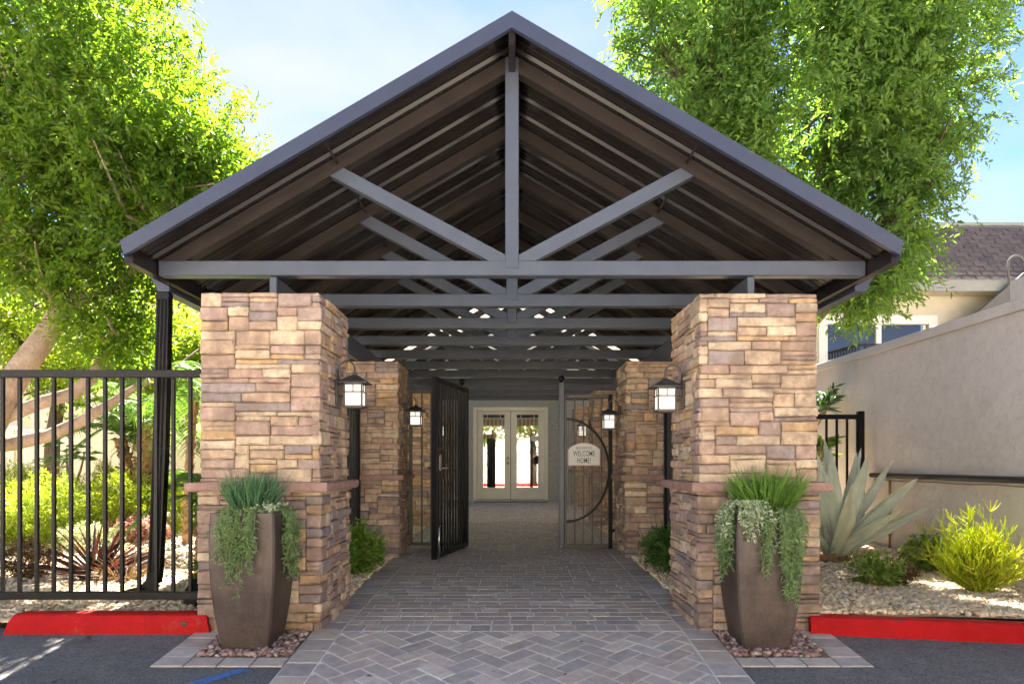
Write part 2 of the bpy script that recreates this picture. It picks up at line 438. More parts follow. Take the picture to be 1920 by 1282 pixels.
class MB:
    """collects shapes in world coordinates"""
    def __init__(self):
        self.v, self.f = [], []

    def add(self, vs, fs):
        b = len(self.v)
        self.v += [tuple(p) for p in vs]
        self.f += [tuple(i + b for i in q) for q in fs]
        return self

    def box(self, x0, x1, y0, y1, z0, z1, e=0.0):
        """box with optional chamfered edges"""
        if e <= 0:
            vs = [(x, y, z) for x in (x0, x1) for y in (y0, y1) for z in (z0, z1)]
            return self.add(vs, [(0, 1, 3, 2), (4, 6, 7, 5), (0, 4, 5, 1), (2, 3, 7, 6), (0, 2, 6, 4), (1, 5, 7, 3)])
        e = min(e, (x1 - x0) * .45, (y1 - y0) * .45, (z1 - z0) * .45)
        vs, idx = [], {}
        lo, hi = (x0, y0, z0), (x1, y1, z1)
        for sx in (0, 1):
            for sy in (0, 1):
                for sz in (0, 1):
                    s = (sx, sy, sz)
                    for ax in range(3):
                        p = []
                        for k in range(3):
                            edge = lo[k] if s[k] == 0 else hi[k]
                            p.append(edge if k == ax else edge + (e if s[k] == 0 else -e))
                        idx[(s, ax)] = len(vs)
                        vs.append(tuple(p))
        fs = []
        for ax in range(3):
            a, b = [k for k in range(3) if k != ax]
            for sd in (0, 1):
                q = []
                for (u, w) in ((0, 0), (1, 0), (1, 1), (0, 1)):
                    s = [0, 0, 0]; s[ax] = sd; s[a] = u; s[b] = w
                    q.append(idx[(tuple(s), ax)])
                fs.append(q)
        for ax in range(3):
            a, b = [k for k in range(3) if k != ax]
            for u in (0, 1):
                for w in (0, 1):
                    s0 = [0, 0, 0]; s0[a] = u; s0[b] = w
                    s1 = list(s0); s1[ax] = 1
                    s0, s1 = tuple(s0), tuple(s1)
                    fs.append([idx[(s0, a)], idx[(s1, a)], idx[(s1, b)], idx[(s0, b)]])
        for sx in (0, 1):
            for sy in (0, 1):
                for sz in (0, 1):
                    s = (sx, sy, sz)
                    fs.append([idx[(s, 0)], idx[(s, 1)], idx[(s, 2)]])
        return self.add(vs, fs)

    def bar(self, p, q, w, h, up=(0, 0, 1)):
        """rectangular bar from p to q; w across, h along up"""
        p, q = Vector(p), Vector(q)
        d = (q - p).normalized()
        u = Vector(up)
        s = d.cross(u)
        if s.length < 1e-6:
            s = d.cross(Vector((1, 0, 0)))
        s.normalize()
        u = s.cross(d).normalized()
        vs = []
        for c in (p, q):
            for a, b in ((-1, -1), (1, -1), (1, 1), (-1, 1)):
                vs.append(c + s * (a * w / 2) + u * (b * h / 2))
        return self.add(vs, [(0, 3, 2, 1), (4, 5, 6, 7), (0, 1, 5, 4), (1, 2, 6, 5), (2, 3, 7, 6), (3, 0, 4, 7)])

    def tube(self, pts, radii, n=8, wob=0.0, cap=True):
        pts = [Vector(p) for p in pts]
        if not hasattr(radii, '__len__'):
            radii = [radii] * len(pts)
        rings = []
        prev = None
        vs, fs = [], []
        for i, p in enumerate(pts):
            d = (pts[min(i + 1, len(pts) - 1)] - pts[max(i - 1, 0)]).normalized()
            if prev is None:
                s = d.cross(Vector((0.13, 0.21, 0.97)))
                if s.length < 1e-3:
                    s = d.cross(Vector((1, 0, 0)))
            else:
                s = prev - d * prev.dot(d)
            s.normalize()
            prev = s
            u = d.cross(s)
            for k in range(n):
                a = 2 * math.pi * k / n
                r = radii[i] * (1 + (random.uniform(-wob, wob) if wob else 0))
                vs.append(p + s * (math.cos(a) * r) + u * (math.sin(a) * r))
        for i in range(len(pts) - 1):
            for k in range(n):
                fs.append((i * n + k, i * n + (k + 1) % n, (i + 1) * n + (k + 1) % n, (i + 1) * n + k))
        if cap:
            fs.append(tuple(range(n - 1, -1, -1)))
            fs.append(tuple((len(pts) - 1) * n + k for k in range(n)))
        return self.add(vs, fs)

    def ball(self, c, r, n=10, m=6, sz=1.0):
        vs, fs = [], []
        for i in range(m + 1):
            th = math.pi * i / m
            for k in range(n):
                a = 2 * math.pi * k / n
                vs.append((c[0] + r * math.sin(th) * math.cos(a), c[1] + r * math.sin(th) * math.sin(a), c[2] + sz * r * math.cos(th)))
        for i in range(m):
            for k in range(n):
                fs.append((i * n + k, (i + 1) * n + k, (i + 1) * n + (k + 1) % n, i * n + (k + 1) % n))
        return self.add(vs, fs)

    def prism_y(self, poly, y0, y1):
        """polygon in (x, z) extruded along y"""
        n = len(poly)
        vs = [(x, y0, z) for x, z in poly] + [(x, y1, z) for x, z in poly]
        fs = [tuple(range(n)), tuple(range(2 * n - 1, n - 1, -1))]
        fs += [(i, i + n, (i + 1) % n + n, (i + 1) % n) for i in range(n)]
        return self.add(vs, fs)

    def prism_x(self, poly, x0, x1):
        n = len(poly)
        vs = [(x0, y, z) for y, z in poly] + [(x1, y, z) for y, z in poly]
        fs = [tuple(range(n)), tuple(range(2 * n - 1, n - 1, -1))]
        fs += [(i, i + n, (i + 1) % n + n, (i + 1) % n) for i in range(n)]
        return self.add(vs, fs)

    def mesh(self, name, mat, off=(0, 0, 0), smooth=False):
        me = bpy.data.meshes.new(name)
        ox, oy, oz = off
        me.from_pydata([(x - ox, y - oy, z - oz) for x, y, z in self.v], [], self.f)
        if mat: me.materials.append(mat)
        fix_normals(me)
        if smooth:
            me.polygons.foreach_set('use_smooth', [True] * len(me.polygons))
        me.update()
        return me

    def build(self, name, mat, parent=None, smooth=False, label=None):
        off = world_loc(parent) if parent else Vector((0, 0, 0))
        o = link_mesh(name, self.mesh(name, mat, off, smooth), parent)
        if label: o['label'] = label
        return o


import bmesh


def fix_normals(me):
    bm = bmesh.new()
    bm.from_mesh(me)
    bmesh.ops.recalc_face_normals(bm, faces=bm.faces)
    bm.to_mesh(me)
    bm.free()


def np_mesh(name, V, F, mat, parent=None, smooth=False, off=None):
    """V (n,3), F (m,k) numpy"""
    if off is None:
        off = world_loc(parent) if parent else Vector((0, 0, 0))
    V = np.asarray(V, dtype=np.float32) - np.array(off, dtype=np.float32)
    F = np.asarray(F, dtype=np.int32)
    me = bpy.data.meshes.new(name)
    me.vertices.add(len(V))
    me.vertices.foreach_set('co', V.ravel())
    k = F.shape[1]
    me.loops.add(F.size)
    me.loops.foreach_set('vertex_index', F.ravel())
    me.polygons.add(len(F))
    me.polygons.foreach_set('loop_start', np.arange(0, F.size, k, dtype=np.int32))
    me.polygons.foreach_set('loop_total', np.full(len(F), k, dtype=np.int32))
    if smooth:
        me.polygons.foreach_set('use_smooth', np.ones(len(F), dtype=bool))
    me.materials.append(mat)
    me.update()
    me.validate()
    return link_mesh(name, me, parent)


def copy_tree(o, parent=None, kids=None):
    c = o.copy()
    COL.objects.link(c)
    if parent is not None:
        c.parent = parent
    for ch in list(o.children):
        copy_tree(ch, c)
    return c


def unit(a):
    return a / np.maximum(np.linalg.norm(a, axis=-1, keepdims=True), 1e-9)


# ------------------------------------------------------------------ leaves
def leaves(P, D, length, width, fold=0.18, jitter=0.3, upbias=0.6):
    """folded two-triangle blades: returns V, F"""
    n = len(P)
    Ls = length * (1 + rng.uniform(-jitter, jitter, (n, 1)))
    Ws = width * (1 + rng.uniform(-jitter, jitter, (n, 1)))
    D = unit(D)
    up = unit(np.array([0, 0, 1.0]) * upbias + rng.normal(0, 0.6, (n, 3)))
    S = unit(np.cross(D, up))
    N = np.cross(S, D)
    a = P
    m = P + D * Ls * 0.45
    l = m + S * Ws * 0.5 + N * Ws * fold
    r = m - S * Ws * 0.5 + N * Ws * fold
    tp = P + D * Ls - N * Ls * 0.08
    V = np.stack([a, r, tp, l], 1).reshape(-1, 3)
    b = (np.arange(n) * 4)[:, None]
    F = np.concatenate([b + np.array([[0, 1, 2]]), b + np.array([[0, 2, 3]])], 1).reshape(-1, 3)
    return V, F


def blades(P, D, length, width, bend=0.3, seg=3, jitter=0.3, wtip=0.15, grav=1.0):
    """long strap blades that arch over; quads"""
    n = len(P)
    Ls = length * (1 + rng.uniform(-jitter, jitter, n)) if np.isscalar(length) else length
    D = unit(D)
    side = unit(np.cross(D, rng.normal(0, 1, (n, 3))))
    V = []
    p = P.copy()
    d = D.copy()
    for i in range(seg + 1):
        tt = i / seg
        w = width * (1 - tt) ** 0.7 * 0.5 + width * wtip * 0.5 * (1 - tt)
        V.append(np.stack([p - side * w, p + side * w], 1))
        p = p + d * (Ls / seg)[:, None]
        d = unit(d + np.array([0, 0, -1.0]) * bend * grav / seg)
    V = np.stack(V, 1)           # n, seg+1, 2, 3
    k = (seg + 1) * 2
    Vv = V.reshape(-1, 3)
    b = (np.arange(n) * k)[:, None, None]
    q = np.array([[2 * i, 2 * i + 1, 2 * i + 3, 2 * i + 2] for i in range(seg)])[None]
    F = (b + q).reshape(-1, 4)
    return Vv, F


def twig_leaves(C, O, ntw, nl, tl, length, width, droop=0.25, spread=0.9, fold=0.18, upbias=0.6):
    """leafy twigs around clump centres C with outward direction O"""
    n = len(C)
    T = unit(np.repeat(O, ntw, 0) * 0.6 + rng.normal(0, 1, (n * ntw, 3)) * spread + np.array([0, 0, 0.1]))
    B = np.repeat(C, ntw, 0) + rng.normal(0, 0.25, (n * ntw, 3)) * tl
    tlen = tl * rng.uniform(0.6, 1.3, (n * ntw, 1))
    s = (np.arange(nl) + 0.5) / nl
    Pp = B[:, None, :] + T[:, None, :] * (tlen[:, None, :] * s[None, :, None])
    Pp[:, :, 2] -= (s[None, :] ** 2) * tlen * droop * 0.8
    side = unit(np.cross(T, rng.normal(0, 1, T.shape)))
    sg = np.where(np.arange(nl) % 2 == 0, 1.0, -1.0)
    Dd = T[:, None, :] * 0.75 + side[:, None, :] * sg[None, :, None] * 0.8 + rng.normal(0, 0.3, Pp.shape)
    Dd[:, :, 2] -= droop
    return leaves(Pp.reshape(-1, 3), Dd.reshape(-1, 3), length, width, fold, upbias=upbias)


def ellipsoid_clumps(c, r, n, shell=0.55):
    d = unit(rng.normal(0, 1, (n, 3)))
    rad = shell + (1 - shell) * rng.random((n, 1)) ** 0.7
    rad *= rng.uniform(0.88, 1.08, (n, 1))
    C = np.array(c) + d * rad * np.array(r)
    return C, unit(d / np.array(r))


def merge(parts):
    Vs, Fs, b = [], [], 0
    for V, F in parts:
        Vs.append(V); Fs.append(F + b); b += len(V)
    return np.concatenate(Vs), np.concatenate(Fs)


def sun_gaps(pts, r):
    """keeps clumps that do not stand between the sun and the given spots: gaps in the crown"""
    ts = np.array(to_sun)
    def f(C):
        k = np.ones(len(C), dtype=bool)
        for p in pts:
            d = C - np.array(p[:3])
            along = d @ ts
            off = np.linalg.norm(d - along[:, None] * ts[None], axis=1)
            k &= ~((off < (p[3] if len(p) > 3 else r)) & (along > 0))
        return k
    return f


def tree(name, label, base, trunk_paths, ells, mat, bark, leaf, group=None, cat='tree', cut=None, **kw):
    t = thing(name, label, cat, base, group)
    mb = MB()
    for pts, rad in trunk_paths:
        mb.tube(pts, rad, 10, 0.06)
    Cs, Os = [], []
    for c, r, n, sh in ells:
        C, O = ellipsoid_clumps(c, r, n, sh)
        Cs.append(C); Os.append(O)
    C, O = np.concatenate(Cs), np.concatenate(Os)
    if cut is not None:
        k = cut(C)
        C, O = C[k], O[k]
    # twigs out to a share of the clumps
    ends = [Vector(p[0][-1]) for p in trunk_paths]
    for i in range(0, len(C), 9):
        e = min(ends, key=lambda q: (q - Vector(C[i])).length)
        m = (e + Vector(C[i])) / 2 + Vector(rng.normal(0, 0.12, 3))
        mb.tube([e, m, Vector(C[i])], [0.035, 0.022, 0.008], 5, cap=False)
    mb.build('trunk', bark, t, smooth=True)
    V, F = twig_leaves(C, O, kw.get('ntw', 6), kw.get('nl', 9), kw.get('tl', 0.34), leaf[0], leaf[1],
                       kw.get('droop', 0.25), kw.get('spread', 0.9), upbias=kw.get('upbias', 0.6))
    np_mesh('crown', V, F, mat, t)
    return t


def shrub(name, label, base, r, n, mat, leaf, cat='shrub', group=None, ntw=4, nl=7, tl=0.12, droop=0.0, spread=0.8, stems=5, shell=0.4, stem_mat=None):
    t = thing(name, label, cat, base, group)
    c = (base[0], base[1], base[2] + r[2])
    C, O = ellipsoid_clumps(c, r, n, shell)
    k = C[:, 2] > base[2] + 0.02
    C, O = C[k], O[k]
    V, F = twig_leaves(C, O, ntw, nl, tl, leaf[0], leaf[1], droop, spread)
    V[:, 2] = np.maximum(V[:, 2], base[2] - 0.01)
    np_mesh('foliage', V, F, mat, t)
    mb = MB()
    for i in range(stems):
        q = C[rng.integers(len(C))]
        mb.tube([(base[0] + random.uniform(-.03, .03), base[1] + random.uniform(-.03, .03), base[2] - .02),
                 ((base[0] + q[0]) / 2, (base[1] + q[1]) / 2, base[2] + (q[2] - base[2]) * .55), tuple(q)], [0.012, 0.009, 0.004], 5)
    mb.build('stem', stem_mat or M['twig'], t)
    return t


# ------------------------------------------------------------------ pebbles
PHI = (1 + 5 ** 0.5) / 2
ICO = np.array([(-1, PHI, 0), (1, PHI, 0), (-1, -PHI, 0), (1, -PHI, 0), (0, -1, PHI), (0, 1, PHI), (0, -1, -PHI), (0, 1, -PHI),
                (PHI, 0, -1), (PHI, 0, 1), (-PHI, 0, -1), (-PHI, 0, 1)]) / 1.9
ICOF = np.array([(0, 11, 5), (0, 5, 1), (0, 1, 7), (0, 7, 10), (0, 10, 11), (1, 5, 9), (5, 11, 4), (11, 10, 2), (10, 7, 6), (7, 1, 8),
                 (3, 9, 4), (3, 4, 2), (3, 2, 6), (3, 6, 8), (3, 8, 9), (4, 9, 5), (2, 4, 11), (6, 2, 10), (8, 6, 7), (9, 8, 1)])


def pebbles(name, P, size, mat, label, flat=0.62):
    n = len(P)
    V = ICO[None] * (1 + rng.uniform(-0.28, 0.28, (n, 12, 1)))
    sc = size * rng.uniform(0.55, 1.35, (n, 1, 1)) * np.stack([rng.uniform(.75, 1.35, n), rng.uniform(.75, 1.2, n), rng.uniform(.5, .85, n)], 1)[:, None, :]
    V = V * sc
    a = rng.uniform(0, 2 * np.pi, n)
    ca, sa = np.cos(a)[:, None], np.sin(a)[:, None]
    x, y = V[:, :, 0] * ca - V[:, :, 1] * sa, V[:, :, 0] * sa + V[:, :, 1] * ca
    tl = rng.normal(0, 0.25, (n, 1))
    z = V[:, :, 2] + x * tl
    V = np.stack([x, y, z], 2) + P[:, None, :]
    F = (np.arange(n) * 12)[:, None, None] + ICOF[None]
    o = np_mesh(name, V.reshape(-1, 3), F.reshape(-1, 3), mat)
    return tag(o, label, 'gravel', None, 'stuff')


def scatter(x0, x1, y0, y1, n, zf, dens=None):
    x = rng.uniform(x0, x1, n); y = rng.uniform(y0, y1, n)
    if dens is not None:
        k = dens(x, y)
        x, y = x[k], y[k]
    z = np.array([zf(a, b) for a, b in zip(x, y)])
    return np.stack([x, y, z + rng.uniform(-0.006, 0.008, len(x))], 1)


# ================================================================== SETTING
def sheet(name, xs, ys, zf, mat, kind='structure', label=None, cat='ground'):
    vs = [(x, y, zf(x, y)) for y in ys for x in xs]
    nx = len(xs)
    fs = [(j * nx + i, j * nx + i + 1, (j + 1) * nx + i + 1, (j + 1) * nx + i) for j in range(len(ys) - 1) for i in range(nx - 1)]
    me = bpy.data.meshes.new(name)
    me.from_pydata(vs, [], fs)
    me.materials.append(mat)
    o = link_mesh(name, me)
    return tag(o, label, cat, None, kind)


YS = [-400, -60, -20, -8, 0, 2, 3.4, 4.0, 4.5, 4.93, 6, 8, 11.5, 14, 16.4, 20, 60, 400, 900]
sheet('ground', [-900, -60, -12, -6, 0, 6, 12, 60, 900], YS, lambda x, y: g(y) - 0.05, M['soil'], label='bare brown soil under and beyond the planted beds')


def asph(x, y):
    return g(y) - 0.006


sheet('asphalt_drive', [-60, -10, -4, -2, 0, 2, 4, 10, 60], [-1.2, 0.5, 2, 3.4, 3.8, 4.2, 4.6, 4.93, 5.02], asph, M['asphalt'],
      label='dark grey asphalt drive in front of the red kerbs', cat='road')


def zl(x, y):      # left bed
    return 0.055 + 0.030 * max(0, y - 5.1) + 0.02 * math.sin(x * 1.7 + y)


def zr(x, y):      # right bed, slightly mounded
    return 0.085 + 0.026 * max(0, y - 5.0) + 0.03 * math.sin(x * 1.3 + y * .9)


ysb = [5.06 + i * 0.45 for i in range(28)]
sheet('garden_bed', [-18, -12, -9, -7, -6, -5, -4, -3, -2.2, -1.9, -1.405], ysb, lambda x, y: zl(x, y) - 0.012 if x < -1.9 else g(y) + 0.004, M['bed'],
      label='brown soil of the bed behind the tall black fence')
sheet('garden_bed.001', [1.405, 1.9, 2.2, 3, 3.6, 4.3, 5, 8], [4.93 + i * 0.45 for i in range(24)], lambda x, y: zr(x, y) - 0.012 if x > 1.9 else g(y) + 0.004, M['bed'],
      label='brown soil of the bed along the stucco wall')

# ---------------- walkway of pavers
path = sheet('walkway', [-1.40, 0, 1.40], [3.2, 3.4, 3.8, 4.2, 4.6, 4.93, 6, 8, 11.5, 13, 14.5, 16.08], lambda x, y: g(y) + 0.002, M['joint'],
             label='paved walkway of grey brown pavers running under the canopy', cat='walkway')
PAVE_TONES = [(0.45, 0.395, 0.36), (0.51, 0.45, 0.40), (0.39, 0.35, 0.335), (0.47, 0.395, 0.35), (0.42, 0.385, 0.365), (0.54, 0.48, 0.43)]


def inset_poly(poly, d):
    n = len(poly)
    out = []
    ar = sum(poly[i][0] * poly[(i + 1) % n][1] - poly[(i + 1) % n][0] * poly[i][1] for i in range(n))
    sg = 1 if ar > 0 else -1
    for i in range(n):
        p0, p1, p2 = Vector(poly[i - 1]), Vector(poly[i]), Vector(poly[(i + 1) % n])
        e1, e2 = (p1 - p0).normalized(), (p2 - p1).normalized()
        n1, n2 = Vector((-e1.y, e1.x)) * sg, Vector((-e2.y, e2.x)) * sg
        b = n1 + n2
        if b.length < 1e-5:
            out.append(p1 + n1 * d); continue
        b.normalize()
        out.append(p1 + b * (d / max(0.35, b.dot(n1))))
    return [(p.x, p.y) for p in out]


def clip_poly(poly, x0, x1, y0, y1):
    def cut(pl, ins, inter):
        o = []
        for i in range(len(pl)):
            a, b = pl[i - 1], pl[i]
            ia, ib = ins(a), ins(b)
            if ia and ib: o.append(b)
            elif ia: o.append(inter(a, b))
            elif ib: o.append(inter(a, b)); o.append(b)
        return o

    def ix(v): return lambda a, b: (v, a[1] + (b[1] - a[1]) * (v - a[0]) / (b[0] - a[0]))
    def iy(v): return lambda a, b: (a[0] + (b[0] - a[0]) * (v - a[1]) / (b[1] - a[1]), v)
    for ins, it in ((lambda p: p[0] >= x0, ix(x0)), (lambda p: p[0] <= x1, ix(x1)), (lambda p: p[1] >= y0, iy(y0)), (lambda p: p[1] <= y1, iy(y1))):
        if not poly: return []
        poly = cut(poly, ins, it)
    return poly


def area(p):
    return abs(sum(p[i][0] * p[(i + 1) % len(p)][1] - p[(i + 1) % len(p)][0] * p[i][1] for i in range(len(p)))) / 2


def paver_geo(poly, gap=0.0045, ch=0.004, th=0.012):
    """returns verts, faces of one paver following the ground"""
    lo = inset_poly(poly, gap)
    up = inset_poly(poly, gap + ch)
    dz = random.uniform(-0.0012, 0.0016)
    n = len(poly)
    vs = [(x, y, g(y) - th) for x, y in lo] + [(x, y, g(y) + 0.006 - ch + dz) for x, y in lo] + [(x, y, g(y) + 0.006 + dz) for x, y in up]
    fs = []
    for k in (0, n):
        fs += [(k + i, k + (i + 1) % n, k + n + (i + 1) % n, k + n + i) for i in range(n)]
    fs.append(tuple(range(2 * n, 3 * n)))
    return vs, fs


PAVERS = []


def herring(x0, x1, y0, y1, a, ang):
    ca, sa = math.cos(ang), math.sin(ang)
    cx, cy = (x0 + x1) / 2, (y0 + y1) / 2
    R_ = 14
    for i in range(-R_ * 2, R_ * 2):
        for j in range(-R_, R_):
            # herringbone cell: one flat, one upright brick
            bx, by = i * a + j * 0, i * a * 0
            for kind in (0, 1):
                ox = i * a + j * 2 * a * 1.0
                oy = i * a - j * 2 * a * 1.0
                if kind == 0:
                    rect = [(ox, oy), (ox + 2 * a, oy), (ox + 2 * a, oy + a), (ox, oy + a)]
                else:
                    rect = [(ox + 2 * a, oy), (ox + 3 * a, oy), (ox + 3 * a, oy - 0 + 2 * a), (ox + 2 * a, oy + 2 * a)]
                    rect = [(ox, oy + a), (ox + a, oy + a), (ox + a, oy + 3 * a), (ox, oy + 3 * a)]
                pl = [(cx + p[0] * ca - p[1] * sa, cy + p[0] * sa + p[1] * ca) for p in rect]
                c = clip_poly(pl, x0, x1, y0, y1)
                if len(c) >= 3 and area(c) > 0.0012:
                    PAVERS.append(c)


IN = 1.20
herring(-IN, IN, 3.75, 4.90, 0.118, R(45))
# header course
x = -IN
while x < IN - 0.01:
    w = 0.15
    PAVERS.append([(x, 4.90), (min(x + w, IN), 4.90), (min(x + w, IN), 5.07), (x, 5.07)])
    x += w
# side courses
for s in (-1, 1):
    y = 3.3
    while y < 16.0:
        h_ = 0.205
        y1 = min(y + h_, 16.06)
        q = [(s * IN, y), (s * 1.40, y), (s * 1.40, y1), (s * IN, y1)]
        PAVERS.append(q if s > 0 else q[::-1])
        y = y1
# field: courses across the walk
y = 5.07
while y < 16.0:
    h_ = 0.128
    y1 = min(y + h_, 16.06)
    x = -IN
    if random.random() < .5: x -= random.uniform(0.02, .12)
    while x < IN - 0.001:
        w = random.choice([0.128, 0.192, 0.192, 0.256, 0.256])
        x1 = min(x + w, IN)
        if IN - x1 < 0.05: x1 = IN
        q = clip_poly([(x, y), (x1, y), (x1, y1), (x, y1)], -IN, IN, 0, 20)
        if len(q) >= 3 and area(q) > 0.001:
            PAVERS.append(q)
        x = x1
    y = y1


def pcent(p):
    return (sum(a for a, b in p) / len(p), sum(b for a, b in p) / len(p))


PAVERS.sort(key=lambda p: (pcent(p)[1] < 3.92, pcent(p)[1]))
far = MB()
for i, p in enumerate(PAVERS):
    vs_, fs_ = paver_geo(p)
    cx, cy = pcent(p)
    if i < 298:
        cz = g(cy)
        me = bpy.data.meshes.new('paver')
        me.from_pydata([(a - cx, b - cy, c - cz) for a, b, c in vs_], [], fs_)
        me.materials.append(M['paver'])
        tone = random.choice(PAVE_TONES)
        k = random.uniform(0.85, 1.15)
        link_mesh('paver', me, path, (cx, cy, cz), tuple(v * k for v in tone))
    else:
        far.add(vs_, fs_)
t = NT('far_pavers')
gi = t.n('NewGeometry')
c = t.ramp(gi.outputs['Random Per Island'], [(i / 5, tuple(v * 0.95 for v in k)) for i, k in enumerate(PAVE_TONES)])
c = t.mix(1.0, c, t.ramp(t.noise(14, 6, 0.65), [(0.25, (0.75,) * 3), (0.75, (1.2,) * 3)]), 'MULTIPLY')
M['farpaver'] = t.finish(c, 0.8, 0, t.noise(130, 5), 0.4, 0.006, 0.35)
fo = far.build('paving', M['farpaver'], path)
fo['kind'] = 'stuff'

# planter beds: border of pavers round a pocket of pebbles, either side of the walk
for s, lab in ((-1, 'grey paver border round the pebbles under the planter beside the blue stripe'), (1, 'grey paver border round the pebbles under the planter with pale trailing flowers')):
    x_in, x_out = 1.405, 2.22
    me_b = MB()
    ys_ = [4.27, 4.5, 4.75, 4.94]
    vs_, fs_ = [], []
    for yy in ys_:
        vs_ += [(s * x_in, yy, g(yy) - 0.003), (s * x_out, yy, g(yy) - 0.003)]
    for i in range(3):
        fs_.append((2 * i, 2 * i + 1, 2 * i + 3, 2 * i + 2))
    me = bpy.data.meshes.new('paver_border'); me.from_pydata(vs_, [], fs_); me.materials.append(M['soil'])
    b = tag(link_mesh('paver_border', me), lab, 'paving', 'paver borders round the planters', 'structure')
    polys = []
    for i in range(4):
        xa = x_in + i * (x_out - x_in) / 4
        xb = x_in + (i + 1) * (x_out - x_in) / 4
        polys.append([(s * xa, 4.275), (s * xb, 4.275), (s * xb, 4.42), (s * xa, 4.42)])
    for i in range(3):
        ya, yb = 4.42 + i * 0.172, 4.42 + (i + 1) * 0.172
        polys.append([(s * (x_out - .20), ya), (s * x_out, ya), (s * x_out, yb), (s * (x_out - .20), yb)])
    for p in polys:
        if s < 0: p = p[::-1]
        vs_, fs_ = paver_geo(p)
        cx, cy = pcent(p); cz = g(cy)
        me = bpy.data.meshes.new('paver')
        me.from_pydata([(a - cx, bb - cy, c_ - cz) for a, bb, c_ in vs_], [], fs_)
        me.materials.append(M['paver'])
        k = random.uniform(0.9, 1.2)
        link_mesh('paver', me, b, (cx, cy, cz), tuple(v * k for v in random.choice(PAVE_TONES[1:])))
    pts = scatter(min(s * 1.42, s * 2.01), max(s * 1.42, s * 2.01), 4.44, 4.95, 520, lambda a, b_: g(b_) + 0.008)
    pebbles('planter_pebbles', pts, 0.021, M['redpebble'],
            'mauve pebbles round the foot of the planter ' + ('beside the blue stripe' if s < 0 else 'with pale trailing flowers'))

# gravel
pl1 = scatter(-6.2, -2.15, 5.06, 6.4, 6200, zl)
pl2 = scatter(-8.5, -2.15, 6.4, 9.5, 5200, zl)
pebbles('gravel', np.concatenate([pl1, pl2]), 0.024, M['gravel'], 'tan gravel of the bed behind the tall black fence')
pr1 = scatter(2.12, 4.4, 4.98, 6.6, 6200, zr)
pr2 = scatter(2.12, 4.4, 6.6, 9.0, 4200, zr)
pebbles('gravel', np.concatenate([pr1, pr2]), 0.023, M['gravel'], 'tan gravel of the bed along the stucco wall round the agave')
for s, lab in ((-1, 'strip of tan gravel under the light green shrub by the walk'), (1, 'strip of tan gravel under the deep green shrub by the walk')):
    a, b = sorted((s * 1.41, s * 2.2))
    pts = scatter(a, b, 5.75, 8.25, 2600, lambda x_, y_: g(y_) + 0.012)
    pts2 = scatter(a, b, 8.95, 11.5, 1200, lambda x_, y_: g(y_) + 0.012)
    pebbles('gravel', np.concatenate([pts, pts2]), 0.022, M['gravel'], lab)

# painted blue stripe on the asphalt
bs = MB()
q = [(-2.36, 3.55), (-2.27, 3.55), (-1.575, 4.235), (-1.66, 4.262)]
ny = 5
vs_, fs_ = [], []
for i in range(ny + 1):
    k = i / ny
    for (xa, ya), (xb, yb) in ((q[0], q[3]), (q[1], q[2])):
        x_, y_ = xa + (xb - xa) * k, ya + (yb - ya) * k
        vs_.append((x_, y_, asph(x_, y_) + 0.004))
for i in range(ny):
    fs_.append((2 * i, 2 * i + 1, 2 * i + 3, 2 * i + 2))
me = bpy.data.meshes.new('blue_stripe'); me.from_pydata(vs_, [], fs_); me.materials.append(M['blue'])
tag(link_mesh('blue_stripe', me), 'worn blue stripe painted on the asphalt drive', 'road marking', None, 'structure')


# ---------------- kerbs
def kerb(name, label, xa, ya, xb, yb, h, w, taper, cat):
    t = thing(name, label, cat, ((xa + xb) / 2, (ya + yb) / 2, asph(0, (ya + yb) / 2)))
    d = Vector((xb - xa, yb - ya, 0)); ln = d.length; d.normalize()
    nrm = Vector((-d.y, d.x, 0))
    ns = max(8, int(ln / 0.12))
    prof = [(0, -.03), (0.0, h * .62), (0.022, h * .93), (0.04, h), (w - .03, h), (w, h * .9), (w, -.03)]
    vs_, fs_ = [], []
    m = len(prof)
    for i in range(ns + 1):
        s = ln * i / ns
        for a, z in prof:
            zz = z
            ss = s
            if taper:
                if i == 0: ss = s + max(0, z) * 0.55
                if i == ns: ss = s - max(0, z) * 0.30
            p = Vector((xa, ya, 0)) + d * ss + nrm * (a + random.uniform(-.0025, .0025))
            vs_.append((p.x, p.y, asph(0, ya + (yb - ya) * i / ns) + zz + random.uniform(-.002, .002)))
    for i in range(ns):
        for k in range(m - 1):
            fs_.append((i * m + k, (i + 1) * m + k, (i + 1) * m + k + 1, i * m + k + 1))
    fs_.append(tuple(range(m - 1, -1, -1)))
    fs_.append(tuple(ns * m + k for k in range(m)))
    MB().add(vs_, fs_).build('kerb_body', M['red'], t)
    return t


kl = kerb('wheel_stop', 'short red painted wheel stop in front of the tall black fence', -3.56, 4.87, -2.10, 4.87, 0.135, 0.18, True, 'kerb')
MB().tube([(-2.285, 4.866, 0.062), (-2.285, 4.885, 0.062)], [0.021, 0.021], 12).build('anchor_hole', M['barkdark'], kl)
kerb('kerb', 'long red painted kerb in front of the gravel bed with the agave', 2.08, 4.86, 9.0, 3.95, 0.125, 0.17, False, 'kerb')


# ================================================================== STONE PILLARS
STONE_TONES = [(0.60, 0.44, 0.305), (0.66, 0.51, 0.37), (0.56, 0.395, 0.275), (0.47, 0.33, 0.265), (0.43, 0.315, 0.27), (0.35, 0.28, 0.26), (0.64, 0.48, 0.34),
               (0.62, 0.41, 0.23), (0.57, 0.40, 0.29), (0.68, 0.53, 0.38), (0.48, 0.325, 0.25)]


